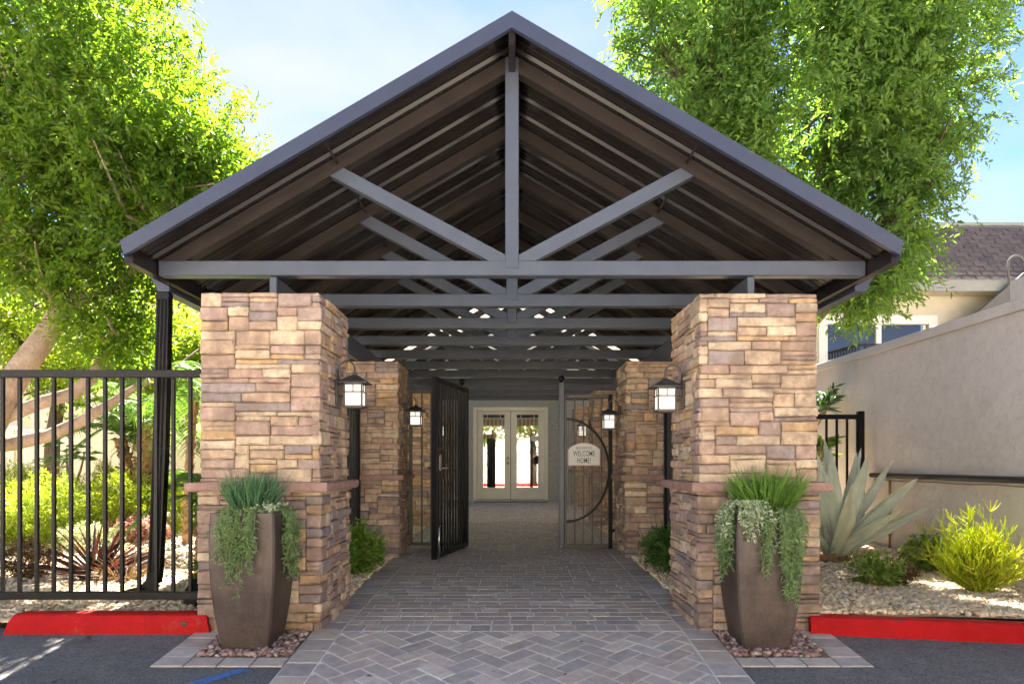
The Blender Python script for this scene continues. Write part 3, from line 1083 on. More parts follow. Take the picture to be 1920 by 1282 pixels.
def pack_strip(ncol, nrow):
    """irregular ledgestone bond: list of (c0, r0, w, h)"""
    occ = [[False] * ncol for _ in range(nrow)]
    out = []
    for r in range(nrow):
        for c in range(ncol):
            if occ[r][c]: continue
            h_ = random.choices([1, 2, 3], [3.4, 5, 2.0])[0]
            w_ = random.choices([2, 3, 4, 5, 6, 7, 8], [.9, 2.6, 3.6, 3.8, 3.6, 2.8, 1.8])[0]
            if h_ >= 3: w_ = min(w_, 5)
            if h_ == 1: w_ = max(w_, 4)
            if h_ == 3: w_ = max(w_, 3)
            h_ = min(h_, nrow - r)
            w_ = min(w_, ncol - c)
            ww = 0
            while ww < w_ and not occ[r][c + ww]: ww += 1
            # avoid leaving a sliver
            if c + ww < ncol and not occ[r][c + ww] and (c + ww + 1 >= ncol or occ[r][c + ww + 1]): ww += 1
            hh = 1
            while hh < h_ and all(not occ[r + hh][c + k] for k in range(ww)): hh += 1
            for a in range(hh):
                for b in range(ww):
                    occ[r + a][c + b] = True
            out.append((c, r, ww, hh))
    return out


def stone_mesh(w, d, h, sides):
    """rough block, front at y=0 facing -y, centred in x and z; sides: rough ends"""
    e = 0.010
    xs = [0, e] + ([w * random.uniform(.35, .65)] if w > 0.13 else []) + [w - e, w]
    zs = [0, e, h - e, h]
    nx, nz = len(xs), 4
    vs_, fs_ = [], []
    wob = [random.uniform(-.004, .004) for _ in xs]
    wob2 = [random.uniform(-.004, .004) for _ in xs]
    tilt = random.uniform(-.02, .02)
    for k, z in enumerate(zs):
        for i, x in enumerate(xs):
            edge = (i in (0, nx - 1)) + (k in (0, 3))
            y = (0.007 if edge == 1 else 0.013 if edge == 2 else random.uniform(-.005, .004))
            zz = z + (wob[i] if k < 2 else wob2[i])
            vs_.append((x - w / 2 + (random.uniform(-.002, .002) if i in (0, nx - 1) else 0), y + tilt * (x / w - .5) * w, zz - h / 2))
    for k in range(nz - 1):
        for i in range(nx - 1):
            a = k * nx + i
            fs_.append((a, a + 1, a + nx + 1, a + nx))
    nf = nx * nz
    # back ring for the four sides
    ring = [i for i in range(nx)] + [k * nx + nx - 1 for k in range(1, nz)] + [(nz - 1) * nx + i for i in range(nx - 2, -1, -1)] + [k * nx for k in range(nz - 2, 0, -1)]
    b = len(vs_)
    for i in ring:
        x, y, z = vs_[i]
        vs_.append((x, d, z))
    n = len(ring)
    for i in range(n):
        j = (i + 1) % n
        fs_.append((ring[i], b + i, b + j, ring[j]))
    return vs_, fs_


def corner_mesh(w, d, h):
    """corner block with two rough faces: front (-y) and right (+x); origin at the outer corner edge"""
    e = 0.010
    xs = [-w, -w + e, -w * .45, -e, 0]
    ys = [0, e, d * .55, d - e, d]
    zs = [0, e, h - e, h]
    vs_, fs_ = [], []
    w1 = [random.uniform(-.004, .004) for _ in range(9)]
    w2 = [random.uniform(-.004, .004) for _ in range(9)]
    strip = [(x, 0.0) for x in xs[:-1]] + [(0.0 - .004, 0.004)] + [(0.0, y) for y in ys[1:]]
    n = len(strip)
    for k, z in enumerate(zs):
        for i, (x, y) in enumerate(strip):
            edge = (i in (0, n - 1)) + (k in (0, 3))
            off = 0.007 * edge + (random.uniform(-.005, .004) if not edge else 0)
            zz = z + (w1[i] if k < 2 else w2[i])
            if i < 4: vs_.append((x, y + off, zz - h / 2))
            elif i == 4: vs_.append((x - off * .7, y + off * .7, zz - h / 2))
            else: vs_.append((x - off, y, zz - h / 2))
    for k in range(3):
        for i in range(n - 1):
            a = k * n + i
            fs_.append((a, a + 1, a + n + 1, a + n))
    # top and bottom, closing to the inner corner
    for k in (0, 3):
        c = len(vs_)
        vs_.append((-w, d, zs[k] - h / 2))
        fs_.append(tuple([k * n + i for i in range(n)] + [c]))
    fs_.append((0, n, 2 * n, 3 * n, len(vs_) - 1, len(vs_) - 2))
    fs_.append((n - 1, 2 * n - 1, 3 * n - 1, 4 * n - 1, len(vs_) - 1, len(vs_) - 2))
    return vs_, fs_


def pillar(name, label, xa, xb, y0, dep, zb, ztop, inner, joined=False):
    """inner: +1 when the walk lies on the +x side"""
    t = thing(name, label, 'pillar', ((xa + xb) / 2, y0 + dep / 2, zb), 'stone pillars along the walk')
    base = Vector(t.location)
    cu, ru = 0.050, 0.0335
    st = 0.05                                                  # veneer thickness
    core = MB()
    core.box(xa + .018, xb - .018, y0 + .018, y0 + dep - .018, zb - .15, ztop - .004)
    core.build('core', M['mortar'], t)
    zl_, zh_ = 0.985, 1.04
    acc = MB()
    def place(vs_, fs_, loc, rz):
        tone = random.choice(STONE_TONES)
        if loc[2] < 1.0 and random.random() < .35: tone = random.choice(STONE_TONES[2:6])
        k = random.uniform(0.88, 1.12)
        if joined:
            c_, s_ = math.cos(rz), math.sin(rz)
            acc.add([(loc[0] + x * c_ - y * s_, loc[1] + x * s_ + y * c_, loc[2] + z) for x, y, z in vs_], fs_)
            return
        me = bpy.data.meshes.new('stone')
        me.from_pydata(vs_, [], fs_)
        me.materials.append(M['stone'])
        o = link_mesh('stone', me, t, Vector(loc) - base, tuple(v * k * .85 for v in tone))
        o.rotation_euler = (0, 0, rz)
    for part, (za, zz, grow) in enumerate(((zb, zl_, 0.014), (zh_, ztop, 0.0))):
        X0, X1, Y0, Y1 = xa - grow, xb + grow, y0 - grow, y0 + dep + grow
        nrow = max(1, round((zz - za) / ru)); rh = (zz - za) / nrow
        wf, ds = X1 - X0, Y1 - Y0
        nf, nd = round(wf / cu), round(ds / cu)
        cw, cd = wf / nf, ds / nd
        # unrolled strip: [outer side][front][inner side]; for inner=+1 front runs -x..+x then the +x side
        strip = pack_strip(nf + nd, nrow)
        for c0, r0, w_, h_ in strip:
            zc = za + (r0 + h_ / 2) * rh
            hh = h_ * rh - 0.0055
            pro = random.uniform(-.003, .019)
            c1 = c0 + w_
            if c1 <= nf:                                       # on the front
                xa_, xb_ = c0 * cw, c1 * cw
                ww = (xb_ - xa_) - 0.0055
                v_, f_ = stone_mesh(ww, st + pro, hh, None)
                xc = (xa_ + xb_) / 2
                x = X0 + xc if inner > 0 else X1 - xc
                place(v_, f_, (x, Y0 - pro, zc), 0)
            elif c0 >= nf:                                     # on the inner side
                ya_, yb_ = (c0 - nf) * cd, (c1 - nf) * cd
                ww = (yb_ - ya_) - 0.0055
                v_, f_ = stone_mesh(ww, st + pro, hh, None)
                if inner > 0:
                    place(v_, f_, (X1 + pro, Y0 + (ya_ + yb_) / 2, zc), R(90))
                else:
                    place(v_, f_, (X0 - pro, Y0 + (ya_ + yb_) / 2, zc), R(-90))
            else:                                              # wraps the corner
                w1, d1 = (nf - c0) * cw - .002, (c1 - nf) * cd - .002
                p2 = max(0.0, pro)
                v_, f_ = corner_mesh(w1 + p2, d1 + p2, hh)
                if inner > 0:
                    place(v_, f_, (X1 + p2, Y0 - p2, zc), 0)
                else:
                    place([(-x, y, z) for x, y, z in v_], [q_[::-1] for q_ in f_], (X0 - p2, Y0 - p2, zc), 0)
        # far sides: joined, never seen from the drive
        back = MB()
        for side in ('outer', 'back'):
            n_ = nd if side == 'outer' else nf
            for c0, r0, w_, h_ in pack_strip(n_, nrow):
                zc = za + (r0 + h_ / 2) * rh
                pro = random.uniform(0, .012)
                cc = cd if side == 'outer' else cw
                a_, b_ = c0 * cc, (c0 + w_) * cc
                if side == 'outer' and c0 == 0: a_ += .05
                v_, f_ = stone_mesh(b_ - a_ - .005, st + pro, h_ * rh - .005, None)
                m_ = (a_ + b_) / 2
                if side == 'outer':
                    rz, loc = (R(-90), (X0 - pro + .002, Y0 + m_, zc)) if inner > 0 else (R(90), (X1 + pro - .002, Y0 + m_, zc))
                else:
                    rz, loc = R(180), (X0 + m_, Y1 + pro - .002, zc)
                c_, s_ = math.cos(rz), math.sin(rz)
                back.add([(loc[0] + x * c_ - y * s_, loc[1] + x * s_ + y * c_, loc[2] + z) for x, y, z in v_], f_)
        bo = back.build('stone_facing', M['farstone'], t)
        bo['kind'] = 'stuff'
    if joined:
        ao = acc.build('stone_facing', M['farstone'], t)
        ao['kind'] = 'stuff'
    # projecting brown ledge, four pieces with mitred rough edge
    ov = 0.078
    led = MB()
    nseg = 9
    X0, X1, Y0, Y1 = xa - ov, xb + ov, y0 - ov, y0 + dep + ov
    ringo = []
    for (ax, ay, bx, by) in ((X0, Y0, X1, Y0), (X1, Y0, X1, Y1), (X1, Y1, X0, Y1), (X0, Y1, X0, Y0)):
        for i in range(nseg):
            k = i / nseg
            j = random.uniform(-.006, .006) if i else 0
            nx_, ny_ = (by - ay), -(bx - ax)
            ln = math.hypot(nx_, ny_)
            ringo.append((ax + (bx - ax) * k + nx_ / ln * j, ay + (by - ay) * k + ny_ / ln * j))
    n = len(ringo)
    cxm, cym = (X0 + X1) / 2, (Y0 + Y1) / 2
    lv = []
    for zz, sc in ((zl_ - .004, .985), (zl_ + .010, 1.0), (zh_ - .008, 1.0), (zh_ + .004, .985)):
        for x, y in ringo:
            lv.append((cxm + (x - cxm) * sc, cym + (y - cym) * sc, zz + random.uniform(-.002, .002)))
    lf = [(k * n + i, k * n + (i + 1) % n, (k + 1) * n + (i + 1) % n, (k + 1) * n + i) for k in range(3) for i in range(n)]
    lf += [tuple(range(n - 1, -1, -1)), tuple(3 * n + i for i in range(n))]
    led.add(lv, lf).build('ledge', M['cap'], t)
    return t


t = NT('far_ledge_stone')
gi = t.n('NewGeometry')
c = t.ramp(gi.outputs['Random Per Island'], [(i / 9, tuple(v * .8 for v in k)) for i, k in enumerate(STONE_TONES)])
c = t.mix(1.0, c, t.ramp(t.noise(16, 6, .65), [(0.25, (0.7,) * 3), (0.75, (1.25,) * 3)]), 'MULTIPLY')
M['farstone'] = t.finish(c, 0.85, 0, t.noise(60, 6), 0.5, 0.012, 0.3)

PL = [('front stone pillar behind the planter with the blue green tuft', -1), ('front stone pillar behind the planter with pale trailing flowers', 1)]
pillar('stone_pillar', PL[0][0], -2.20, -1.362, 4.93, 0.85, -0.005, 2.383, +1)
pillar('stone_pillar', PL[1][0], 1.330, 2.155, 4.93, 0.85, -0.005, 2.375, -1)
pillar('stone_pillar', 'second stone pillar beside the open black gate leaf and light green shrub', -2.16, -1.340, 8.19, 0.80, 0.06, 2.375, +1)
pillar('stone_pillar', 'second stone pillar beside the gate with the welcome sign', 1.345, 2.16, 8.19, 0.80, 0.06, 2.375, -1)
pillar('stone_pillar', 'third stone pillar seen through the bars behind the black gate leaf', -2.16, -1.340, 11.47, 0.80, 0.13, 2.375, +1)
pillar('stone_pillar', 'third stone pillar seen through the mesh of the gate with the sign', 1.345, 2.16, 11.47, 0.80, 0.13, 2.375, -1)
pillar('stone_pillar', 'fourth stone pillar at the grey wall end, behind the open black gate leaf', -2.16, -1.340, 14.75, 0.80, 0.25, 2.375, +1, True)
pillar('stone_pillar', 'fourth stone pillar at the grey wall end, behind the mesh gate', 1.345, 2.16, 14.75, 0.80, 0.25, 2.375, -1, True)

# ================================================================== CANOPY
ZP, SL = 4.34, 0.586


def ztop(x): return ZP - SL * abs(x)


canopy = thing('canopy', 'dark steel gable canopy on stone pillars over the walkway', 'canopy', (0, 4.93, 2.4))
RY0, RY1, XE = 4.95, 14.4, 2.735
cosr = 1 / math.sqrt(1 + SL * SL)
# deck panels
npan = 31
pw = (RY1 - RY0) / npan
for s in (-1, 1):
    for i in range(npan):
        y0 = RY0 + i * pw
        prof = []
        rb = pw
        for k in range(1):
            b0 = y0 + k * rb
            prof += [(b0 + .001, 0), (b0 + rb * .26, 0), (b0 + rb * .28, .006), (b0 + rb * .30, 0), (b0 + rb * .50, 0), (b0 + rb * .52, .006), (b0 + rb * .54, 0), (b0 + rb * .74, 0), (b0 + rb * .77, .028), (b0 + rb * .95, .028)]
        prof.append((y0 + pw - .001, 0))
        vs_ = []
        for lay in (0, 1):
            for yy, zz in prof:
                for x in (0.004, XE):
                    vs_.append((s * x, yy, ztop(x) - 0.052 + zz + lay * 0.005))
        n = len(prof)
        fs_ = []
        for lay in (0, 1):
            o_ = lay * 2 * n
            for k in range(n - 1):
                fs_.append((o_ + 2 * k, o_ + 2 * k + 1, o_ + 2 * k + 3, o_ + 2 * k + 2))
        for k in range(n - 1):
            for e_ in (0, 1):
                fs_.append((2 * k + e_, 2 * k + 2 + e_, 2 * n + 2 * k + 2 + e_, 2 * n + 2 * k + e_))
        for k in (0, n - 1):
            fs_.append((2 * k, 2 * k + 1, 2 * n + 2 * k + 1, 2 * n + 2 * k))
        MB().add(vs_, fs_).build('roof_panel', M['deck'] if i < 24 else M['added_skylight'], canopy)  # rearmost panels are the added translucent ones, brightening the passage
# ridge cap
mb = MB()
mb.prism_y([(-.16, ztop(.16) + .004), (0, ZP + .004), (.16, ztop(.16) + .004), (.16, ztop(.16) + .012), (0, ZP + .016), (-.16, ztop(.16) + .012)], RY0, RY1)
mb.build('ridge_cap', M['fascia'], canopy)
# fascia boards of the gable, front and back
for y0, y1 in ((4.905, 4.945), (14.405, 14.435)):
    for s in (-1, 1):
        mb = MB()
        xo = 2.755
        poly = [(0, ZP + .014), (s * xo, ztop(xo) + .014), (s * (xo - .028), ztop(xo) - .085), (s * (xo - .05), ztop(xo - .05) - .103), (0, ZP - .103)]
        mb.prism_y(poly, y0, y1)
        mb.build('fascia_board', M['fascia'], canopy)
# eave trim and gutters
for s in (-1, 1):
    mb = MB()
    mb.prism_y([(s * 2.69, ztop(2.69) - .06), (s * 2.745, ztop(2.745) - .005), (s * 2.762, ztop(2.755) - .01), (s * 2.745, ztop(2.745) - .14), (s * 2.69, ztop(2.69) - .165)], RY0 + .002, RY1)
    mb.build('eave_beam', M['deck'], canopy)
    mb = MB()
    a = 2.748
    mb.prism_y([(s * a, 2.672), (s * (a + .15), 2.672), (s * (a + .135), 2.642), (s * (a + .105), 2.598), (s * (a + .095), 2.556), (s * a, 2.556)], 5.60, RY1)
    mb.build('gutter', M['fascia'], canopy)
# downspout on the planted side
mb = MB()
pth = [(-2.815, 5.66, 2.556), (-2.815, 5.66, 2.45), (-2.84, 5.66, 1.3), (-2.885, 5.66, 0.33), (-2.90, 5.66, 0.22), (-2.96, 5.65, 0.15), (-3.10, 5.63, 0.125)]
for a, b in zip(pth[:-1], pth[1:]):
    mb.bar(a, b, 0.10, 0.075, (0, 1, 0) if abs(a[2] - b[2]) > .06 else (0, 0, 1))
for k in range(3):
    xo = -.03 + k * .03
    mb.bar((-2.815 + xo, 5.61, 2.5), (-2.885 + xo, 5.61, 0.3), 0.006, 0.008, (0, 1, 0))
mb.build('downspout', M['black'], canopy)
# ridge beam, purlins, plates on the pillars
MB().box(-.026, .026, RY0, RY1, ZP - .20, ZP - .075, .004).build('ridge_beam', M['deck'], canopy)
for s in (-1, 1):
    xq = 1.335
    MB().bar((s * xq, RY0, ztop(xq) - .085), (s * xq, RY1, ztop(xq) - .085), 0.018, 0.055, (s * SL * cosr, 0, cosr)).build('purlin', M['deck'], canopy)
    MB().box(s * 1.82 - .027, s * 1.82 + .027, 5.32, RY1 - .1, 2.378, 2.598, .004).build('plate_beam', M['steel'], canopy)
# trusses
for k in range(11):
    y = 5.35 + 1.04 * k
    tr = bpy.data.objects.new('truss', None)
    COL.objects.link(tr)
    tr.parent = canopy
    tr.location = Vector((0, y, 2.66)) - canopy.location
    hw = 0.05
    z0, z1 = 2.602, 2.716
    MB().box(-2.685, 2.685, y - hw, y + hw, z0, z1, .006).build('bottom_chord', M['steel'], tr)
    for s in (-1, 1):
        mb = MB()
        poly = [(s * .001, ZP - .056), (s * 2.685, ztop(2.685) - .056), (s * 2.685, z1 - .002), (s * 2.474, z1 + .003), (s * .001, ZP - .056 - .118)]
        mb.prism_y(poly, y - hw + .003, y + hw - .003)
        mb.build('rafter', M['rafter'], tr)
        p, q = Vector((s * .035, y, z1 - .02)), Vector((s * 1.335, y, ztop(1.335) - .165))
        q = q + (q - p).normalized() * .085
        MB().bar(p, q, 0.09, 0.10, (0, 0, 1)).build('diagonal_strut', M['steel'], tr)
    MB().box(-.052, .052, y - hw - .004, y + hw + .004, z1 - .06, ZP - .082, .006).build('king_post', M['steel'], tr)


# ================================================================== CLUBHOUSE END WALL WITH DOORS
WY = 16.08
zf = g(16.0)
club = thing('clubhouse', 'grey dashed stucco clubhouse wall with clay roof at the end of the walk', 'building', (0, WY, zf))
mb = MB()
# wall with a door opening
dx0, dx1, dzt = -.86, .80, zf + 2.12
mb.box(-7.0, dx0, WY, WY + .2, zf - .3, 2.72)
mb.box(dx1, 7.0, WY, WY + .2, zf - .3, 2.72)
mb.box(dx0, dx1, WY, WY + .2, dzt, 2.72)
mb.build('wall', M['dash'], club)
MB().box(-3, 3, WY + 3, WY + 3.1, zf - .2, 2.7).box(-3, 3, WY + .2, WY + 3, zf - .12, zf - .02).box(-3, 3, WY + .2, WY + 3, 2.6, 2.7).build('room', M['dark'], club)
mb = MB()
for i in range(16):
    y0, y1 = WY - .05 + i * .28, WY - .05 + (i + 1) * .28 + .03
    z0, z1 = 2.76 + i * .055, 2.76 + (i + 1) * .055
    mb.prism_x([(y0, z0), (y1, z1), (y1, z1 + .03), (y0, z0 + .05)], -7.2, 7.2)
mb.build('roof', M['roofpink'], club)
MB().box(-7.1, 7.1, WY + .22, WY + 4.4, 2.66, 2.74).build('roof_base', M['dark'], club)
MB().box(-4.6, -2.61, WY + 3.2, WY + 3.5, 2.75, 9.7).box(2.61, 4.6, WY + 3.2, WY + 3.5, 2.75, 9.7).box(-2.6, 2.6, WY + 3.2, WY + 3.5, 2.75, 11.2).box(-2.6, -2.3, WY + 3.5, WY + 9, 2.75, 11.2).box(2.3, 2.6, WY + 3.5, WY + 9, 2.75, 11.2).build('sun_block_wall', M['whitewash'], club)  # added tall volume, keeps direct sun out of the far gable
MB().box(-2.7, 2.7, WY + 2.95, WY + 9.2, 11.202, 11.35).build('sun_block_roof', M['whitewash'], club)  # lid of the added sun-blocking volume

door = thing('french_doors', 'cream double glazed doors in the grey wall at the end of the walk', 'door', (-.03, WY, zf))
mb = MB()
mb.box(dx0 - .03, dx0 + .055, WY - .03, WY + .12, zf, dzt + .03, .006)
mb.box(dx1 - .055, dx1 + .03, WY - .03, WY + .12, zf, dzt + .03, .006)
mb.box(dx0 + .056, dx1 - .056, WY - .03, WY + .12, dzt - .055, dzt + .03, .006)
mb.build('door_frame', M['cream_door'], door)
MB().box(dx0 - .02, dx1 + .02, WY - .16, WY + .1, zf - .02, zf + .022, .006).build('threshold', M['chrome'], door)
xm = -.03
for s, xa, xb in ((-1, dx0 + .06, xm - .006), (1, xm + .006, dx1 - .06)):
    lf_ = bpy.data.objects.new('door_leaf', None); COL.objects.link(lf_); lf_.parent = door
    za, zb_ = zf + .03, dzt - .06
    gx0, gx1, gz0, gz1 = xa + .125, xb - .125, zf + .29, zf + 1.99
    mb = MB()
    mb.box(xa, gx0, WY + .02, WY + .065, za, zb_, .003)
    mb.box(gx1, xb, WY + .02, WY + .065, za, zb_, .003)
    mb.box(gx0, gx1, WY + .02, WY + .065, za, gz0, .003)
    mb.box(gx0, gx1, WY + .02, WY + .065, gz1, zb_, .003)
    mb.build('leaf_panel', M['cream_door'], lf_)
    mb = MB()
    for a0, a1, b0, b1 in ((gx0 - .022, gx0 + .012, gz0 - .022, gz1 + .022), (gx1 - .012, gx1 + .022, gz0 - .022, gz1 + .022)):
        mb.box(a0, a1, WY + .008, WY + .03, b0, b1, .004)
    mb.box(gx0 + .012, gx1 - .012, WY + .008, WY + .03, gz0 - .022, gz0 + .012, .004)
    mb.box(gx0 + .012, gx1 - .012, WY + .008, WY + .03, gz1 - .012, gz1 + .022, .004)
    mb.box(gx0 + .012, gx1 - .012, WY + .012, WY + .028, gz1 - .105, gz1 - .092, .002)
    mb.box(gx0 + .10, gx0 + .112, WY + .012, WY + .028, gz1 - .092, gz1 - .012, .002)
    mb.box(gx1 - .112, gx1 - .10, WY + .012, WY + .028, gz1 - .092, gz1 - .012, .002)
    mb.build('glazing_bead', M['white'], lf_)
    MB().box(gx0 + .001, gx1 - .001, WY + .034, WY + .042, gz0 + .001, gz1 - .001).build('glass', M['glass'], lf_)
    # roman shade in soft folds
    mb = MB()
    zt = gz1 - .10
    vs_, fs_ = [], []
    nrw = 14
    for i in range(nrw + 1):
        k = i / nrw
        z = zt - .43 * k - (.0)
        y = WY + .08 + .012 * math.sin(i * 2.1) * k
        for j in range(7):
            u = j / 6
            vs_.append((gx0 + .005 + (gx1 - gx0 - .01) * u, y, z - .035 * k * math.sin(math.pi * u)))
    for i in range(nrw):
        for j in range(6):
            a = i * 7 + j
            fs_.append((a, a + 1, a + 8, a + 7))
    mb.add(vs_, fs_)
    mb.build('window_shade', M['shade'], lf_)
    if s < 0:
        for zz, r_ in ((zf + .99, .030), (zf + .86, .034)):
            m2 = MB()
            m2.tube([(xb - .06, WY + .02, zz), (xb - .06, WY - .012, zz)], [.032, .030], 12)
            m2.ball((xb - .06, WY - .035, zz), r_, 10, 6)
            m2.build('door_knob' if zz < zf + .9 else 'deadbolt', M['chrome'], lf_, smooth=True)
    else:
        MB().box(gx1 - .17, gx1 - .012, WY + .029, WY + .0335, gz0 + 1.08, gz0 + 1.19).build('notice_sticker', M['white'], lf_)
        MB().box(gx1 - .155, gx1 - .025, WY + .0265, WY + .0285, gz0 + 1.15, gz0 + 1.175).build('notice_band', M['sticker'], lf_)
tag(MB().box(-1.13, -1.09, WY - .03, WY - .001, zf + 1.08, zf + 1.17, .004).build('door_buzzer', M['black']),
    'small black call button on the grey wall beside the cream doors', 'call button')
dm = MB().box(-.84, .80, WY - .55, WY - .17, g(15.7) + .008, g(15.7) + .028, .006).build('door_mat', M['housegrey'])
dm.rotation_euler = (0, 0, 0)
tag(dm, 'thin grey mat lying before the cream double doors', 'mat')


# ================================================================== LANTERNS
def make_lantern():
    """root at the wall plate; lamp stands out along +x"""
    t = thing('wall_lantern', '', 'lantern', (0, 0, 0), 'wall lanterns on the stone pillars')
    mb = MB()
    mb.box(0.0, .018, -.032, .032, -.30, .03, .004)
    mb.build('wall_plate', M['bronze'], t)
    mb = MB()
    pts = [(.03, 0, -.12), (.034, 0, .02)] + [(.105 + .07 * math.cos(a), 0, .03 + .075 * math.sin(a)) for a in [math.pi - i * math.pi / 8 for i in range(9)]] + [(.175, 0, -.02)]
    mb.tube(pts, .0085, 8)
    mb.build('gooseneck', M['bronze'], t, smooth=True)
    cx = .175
    mb = MB()                                                  # pyramid roof with brim
    rb, rt = .132, .018
    vs_ = []
    for r_, z in ((rb, -.105), (rb, -.096), (.055, -.045), (rt, -.022), (rt, -.006)):
        vs_ += [(cx - r_, -r_, z), (cx + r_, -r_, z), (cx + r_, r_, z), (cx - r_, r_, z)]
    fs_ = [(0, 3, 2, 1), (16, 17, 18, 19)]
    for k in range(4):
        for i in range(4):
            fs_.append((4 * k + i, 4 * k + (i + 1) % 4, 4 * k + 4 + (i + 1) % 4, 4 * k + 4 + i))
    mb.add(vs_, fs_)
    mb.build('lantern_roof', M['darkroof'], t)
    w, zt, zb_ = .078, -.105, -.315
    mb = MB()
    for sx in (-1, 1):
        for sy in (-1, 1):
            mb.box(cx + sx * w - .008, cx + sx * w + .008, sy * w - .008, sy * w + .008, zb_, zt, .002)
    zm = zt - .078
    for z0, z1, o_ in ((zb_ - .006, zb_ + .012, .012), (zm - .006, zm + .006, .018), (zt - .014, zt, .006)):
        for sg in (-1, 1):
            mb.box(cx - w - o_, cx + w + o_, sg * (w + .004) - .006, sg * (w + .004) + .006, z0, z1, .001)
            mb.box(cx + sg * (w + .004) - .006, cx + sg * (w + .004) + .006, -w + .004, w - .004, z0 + .001, z1 - .001, .001)
    for sg in (-1, 1):
        mb.box(cx - .005, cx + .005, sg * w - .005, sg * w + .005, zm, zt, .001)
        mb.box(cx + sg * w - .005, cx + sg * w + .005, -.005, .005, zm, zt, .001)
    mb.box(cx - w, cx + w, -w, w, zb_ - .014, zb_ - .004, .002)
    mb.build('lantern_frame', M['bronze'], t)
    for sx, sy in ((0, -1), (0, 1), (-1, 0), (1, 0)):
        g_ = w - .004
        if sy:
            m2 = MB().box(cx - g_ + .004, cx + g_ - .004, sy * g_ - .002, sy * g_ + .002, zb_ + .008, zt - .004)
        else:
            m2 = MB().box(cx + sx * g_ - .002, cx + sx * g_ + .002, -g_ + .004, g_ - .004, zb_ + .008, zt - .004)
        m2.build('glass_pane', M['milk'], t)
    return t


lan0 = make_lantern()
LAN = [(-1.352, 5.36, 1.875, 0, 'wall lantern on the front pillar behind the planter with the blue green tuft'),
       (1.322, 5.36, 1.845, math.pi, 'wall lantern on the front pillar behind the planter with pale trailing flowers'),
       (-1.330, 8.60, 1.905, 0, 'smaller looking lantern on the second pillar next to the black gate leaf'),
       (1.336, 8.60, 1.865, math.pi, 'smaller looking lantern on the second pillar above the welcome sign gate'),
       (-1.330, 11.87, 1.90, 0, 'far lantern on the third pillar behind the black gate leaf'),
       (1.336, 11.87, 1.90, math.pi, 'far lantern seen through the mesh above the welcome sign')]
for i, (x, y, z, rz, lab) in enumerate(LAN):
    o = lan0 if i == 0 else copy_tree(lan0)
    o.location = (x, y, z)
    o.rotation_euler = (0, 0, rz)
    o.scale = (.84, .84, .84)
    o['label'] = lab

# ================================================================== GATES
GY = 8.95


def picket_part(t, x, y, z0, z1, mat, w=.022):
    me = PICK.get((round(z1 - z0, 3), mat.name, w))
    if me is None:
        me = MB().box(-w / 2, w / 2, -w / 2, w / 2, 0, z1 - z0, .002).mesh('picket', mat)
        PICK[(round(z1 - z0, 3), mat.name, w)] = me
    return link_mesh('picket', me, t, Vector((x, y, z0)) - world_loc(t))


PICK = {}
# fixed panel on the pillar side of the opening, planted side
fp = thing('gate_side_panel', 'narrow fixed bar panel between the second pillar and the open black gate', 'fence', (-1.0, GY, .08))
for name, a in (('post', (-1.318, -1.275, GY - .022, GY + .022, .125, 2.125)), ('gate_post', (-.675, -.605, GY - .035, GY + .035, .07, 2.17))):
    MB().box(*a, .004).build(name, M['bronze'], fp)
for z0, z1 in ((2.07, 2.125), (.125, .17)):
    MB().box(-1.274, -.676, GY - .02, GY + .02, z0, z1, .004).build('rail', M['bronze'], fp)
for x in (-1.155, -1.035, -.915, -.795):
    picket_part(fp, x, GY, .171, 2.069, M['bronze'])
MB().ball((-.64, GY, 2.225), .042, 12, 8).tube([(-.64, GY, 2.168), (-.64, GY, 2.19)], .02, 10).build('finial_ball', M['black'], fp, smooth=True)
MB().box(-.74, -.53, GY - .05, GY + .05, 2.105, 2.155, .01).build('gate_closer', M['bronze'], fp)
MB().box(-1.345, -1.319, GY - .03, GY + .03, .26, .32, .003).build('bracket', M['black'], fp)

# open leaf
HX, HY, EX, EY = -.575, 8.90, -.855, 7.63
leaf = thing('gate_leaf', 'black steel gate leaf standing open towards the drive with a lever lock', 'gate', (HX, HY, g(8.3)))
dv = Vector((EX - HX, EY - HY, 0)); LL = dv.length
ang = math.atan2(dv.y, dv.x)
leaf.rotation_euler = (0, 0, ang)
mloc = MB()


def lpart(mb, name, mat, smooth=False, parent=leaf):
    return link_mesh(name, mb.mesh(name, mat, (0, 0, 0), smooth), parent)


zb_, zt_ = .055, 2.06
lpart(MB().box(LL - .06, LL, -.03, .03, zb_, zt_, .004), 'stile', M['black'])
lpart(MB().box(0, .05, -.025, .025, zb_, zt_, .004), 'stile', M['black'])
lpart(MB().box(.051, LL - .061, -.022, .022, zt_ - .05, zt_, .004), 'rail', M['black'])
lpart(MB().box(.051, LL - .061, -.022, .022, zb_, zb_ + .05, .004), 'rail', M['black'])
npk = 10
pm = MB().box(-.011, .011, -.011, .011, zb_ + .051, zt_ - .051, .002).mesh('picket', M['black'])
for i in range(npk):
    link_mesh('picket', pm, leaf, (.05 + (LL - .11) * (i + 1) / (npk + 1), 0, 0))
lpart(MB().box(LL - .36, LL - .062, -.016, .016, .93, 1.27, .003), 'lock_plate', M['black'])
lk = lpart(MB().box(LL - .15, LL - .085, .017, .045, 1.02, 1.21, .012), 'lock_case', M['chrome'])
m2 = MB().tube([(LL - .118, .045, 1.055), (LL - .118, .085, 1.055)], .012, 10).tube([(LL - .118, .08, 1.055), (LL - .25, .08, 1.055)], .011, 10)
lpart(m2, 'lever_handle', M['chrome'], True, lk)
m2 = MB().tube([(LL - .118, -.017, 1.055), (LL - .118, -.08, 1.055), (LL - .02, -.08, 1.055)], .011, 10)
lpart(m2, 'lever_handle', M['chrome'], True, lk)
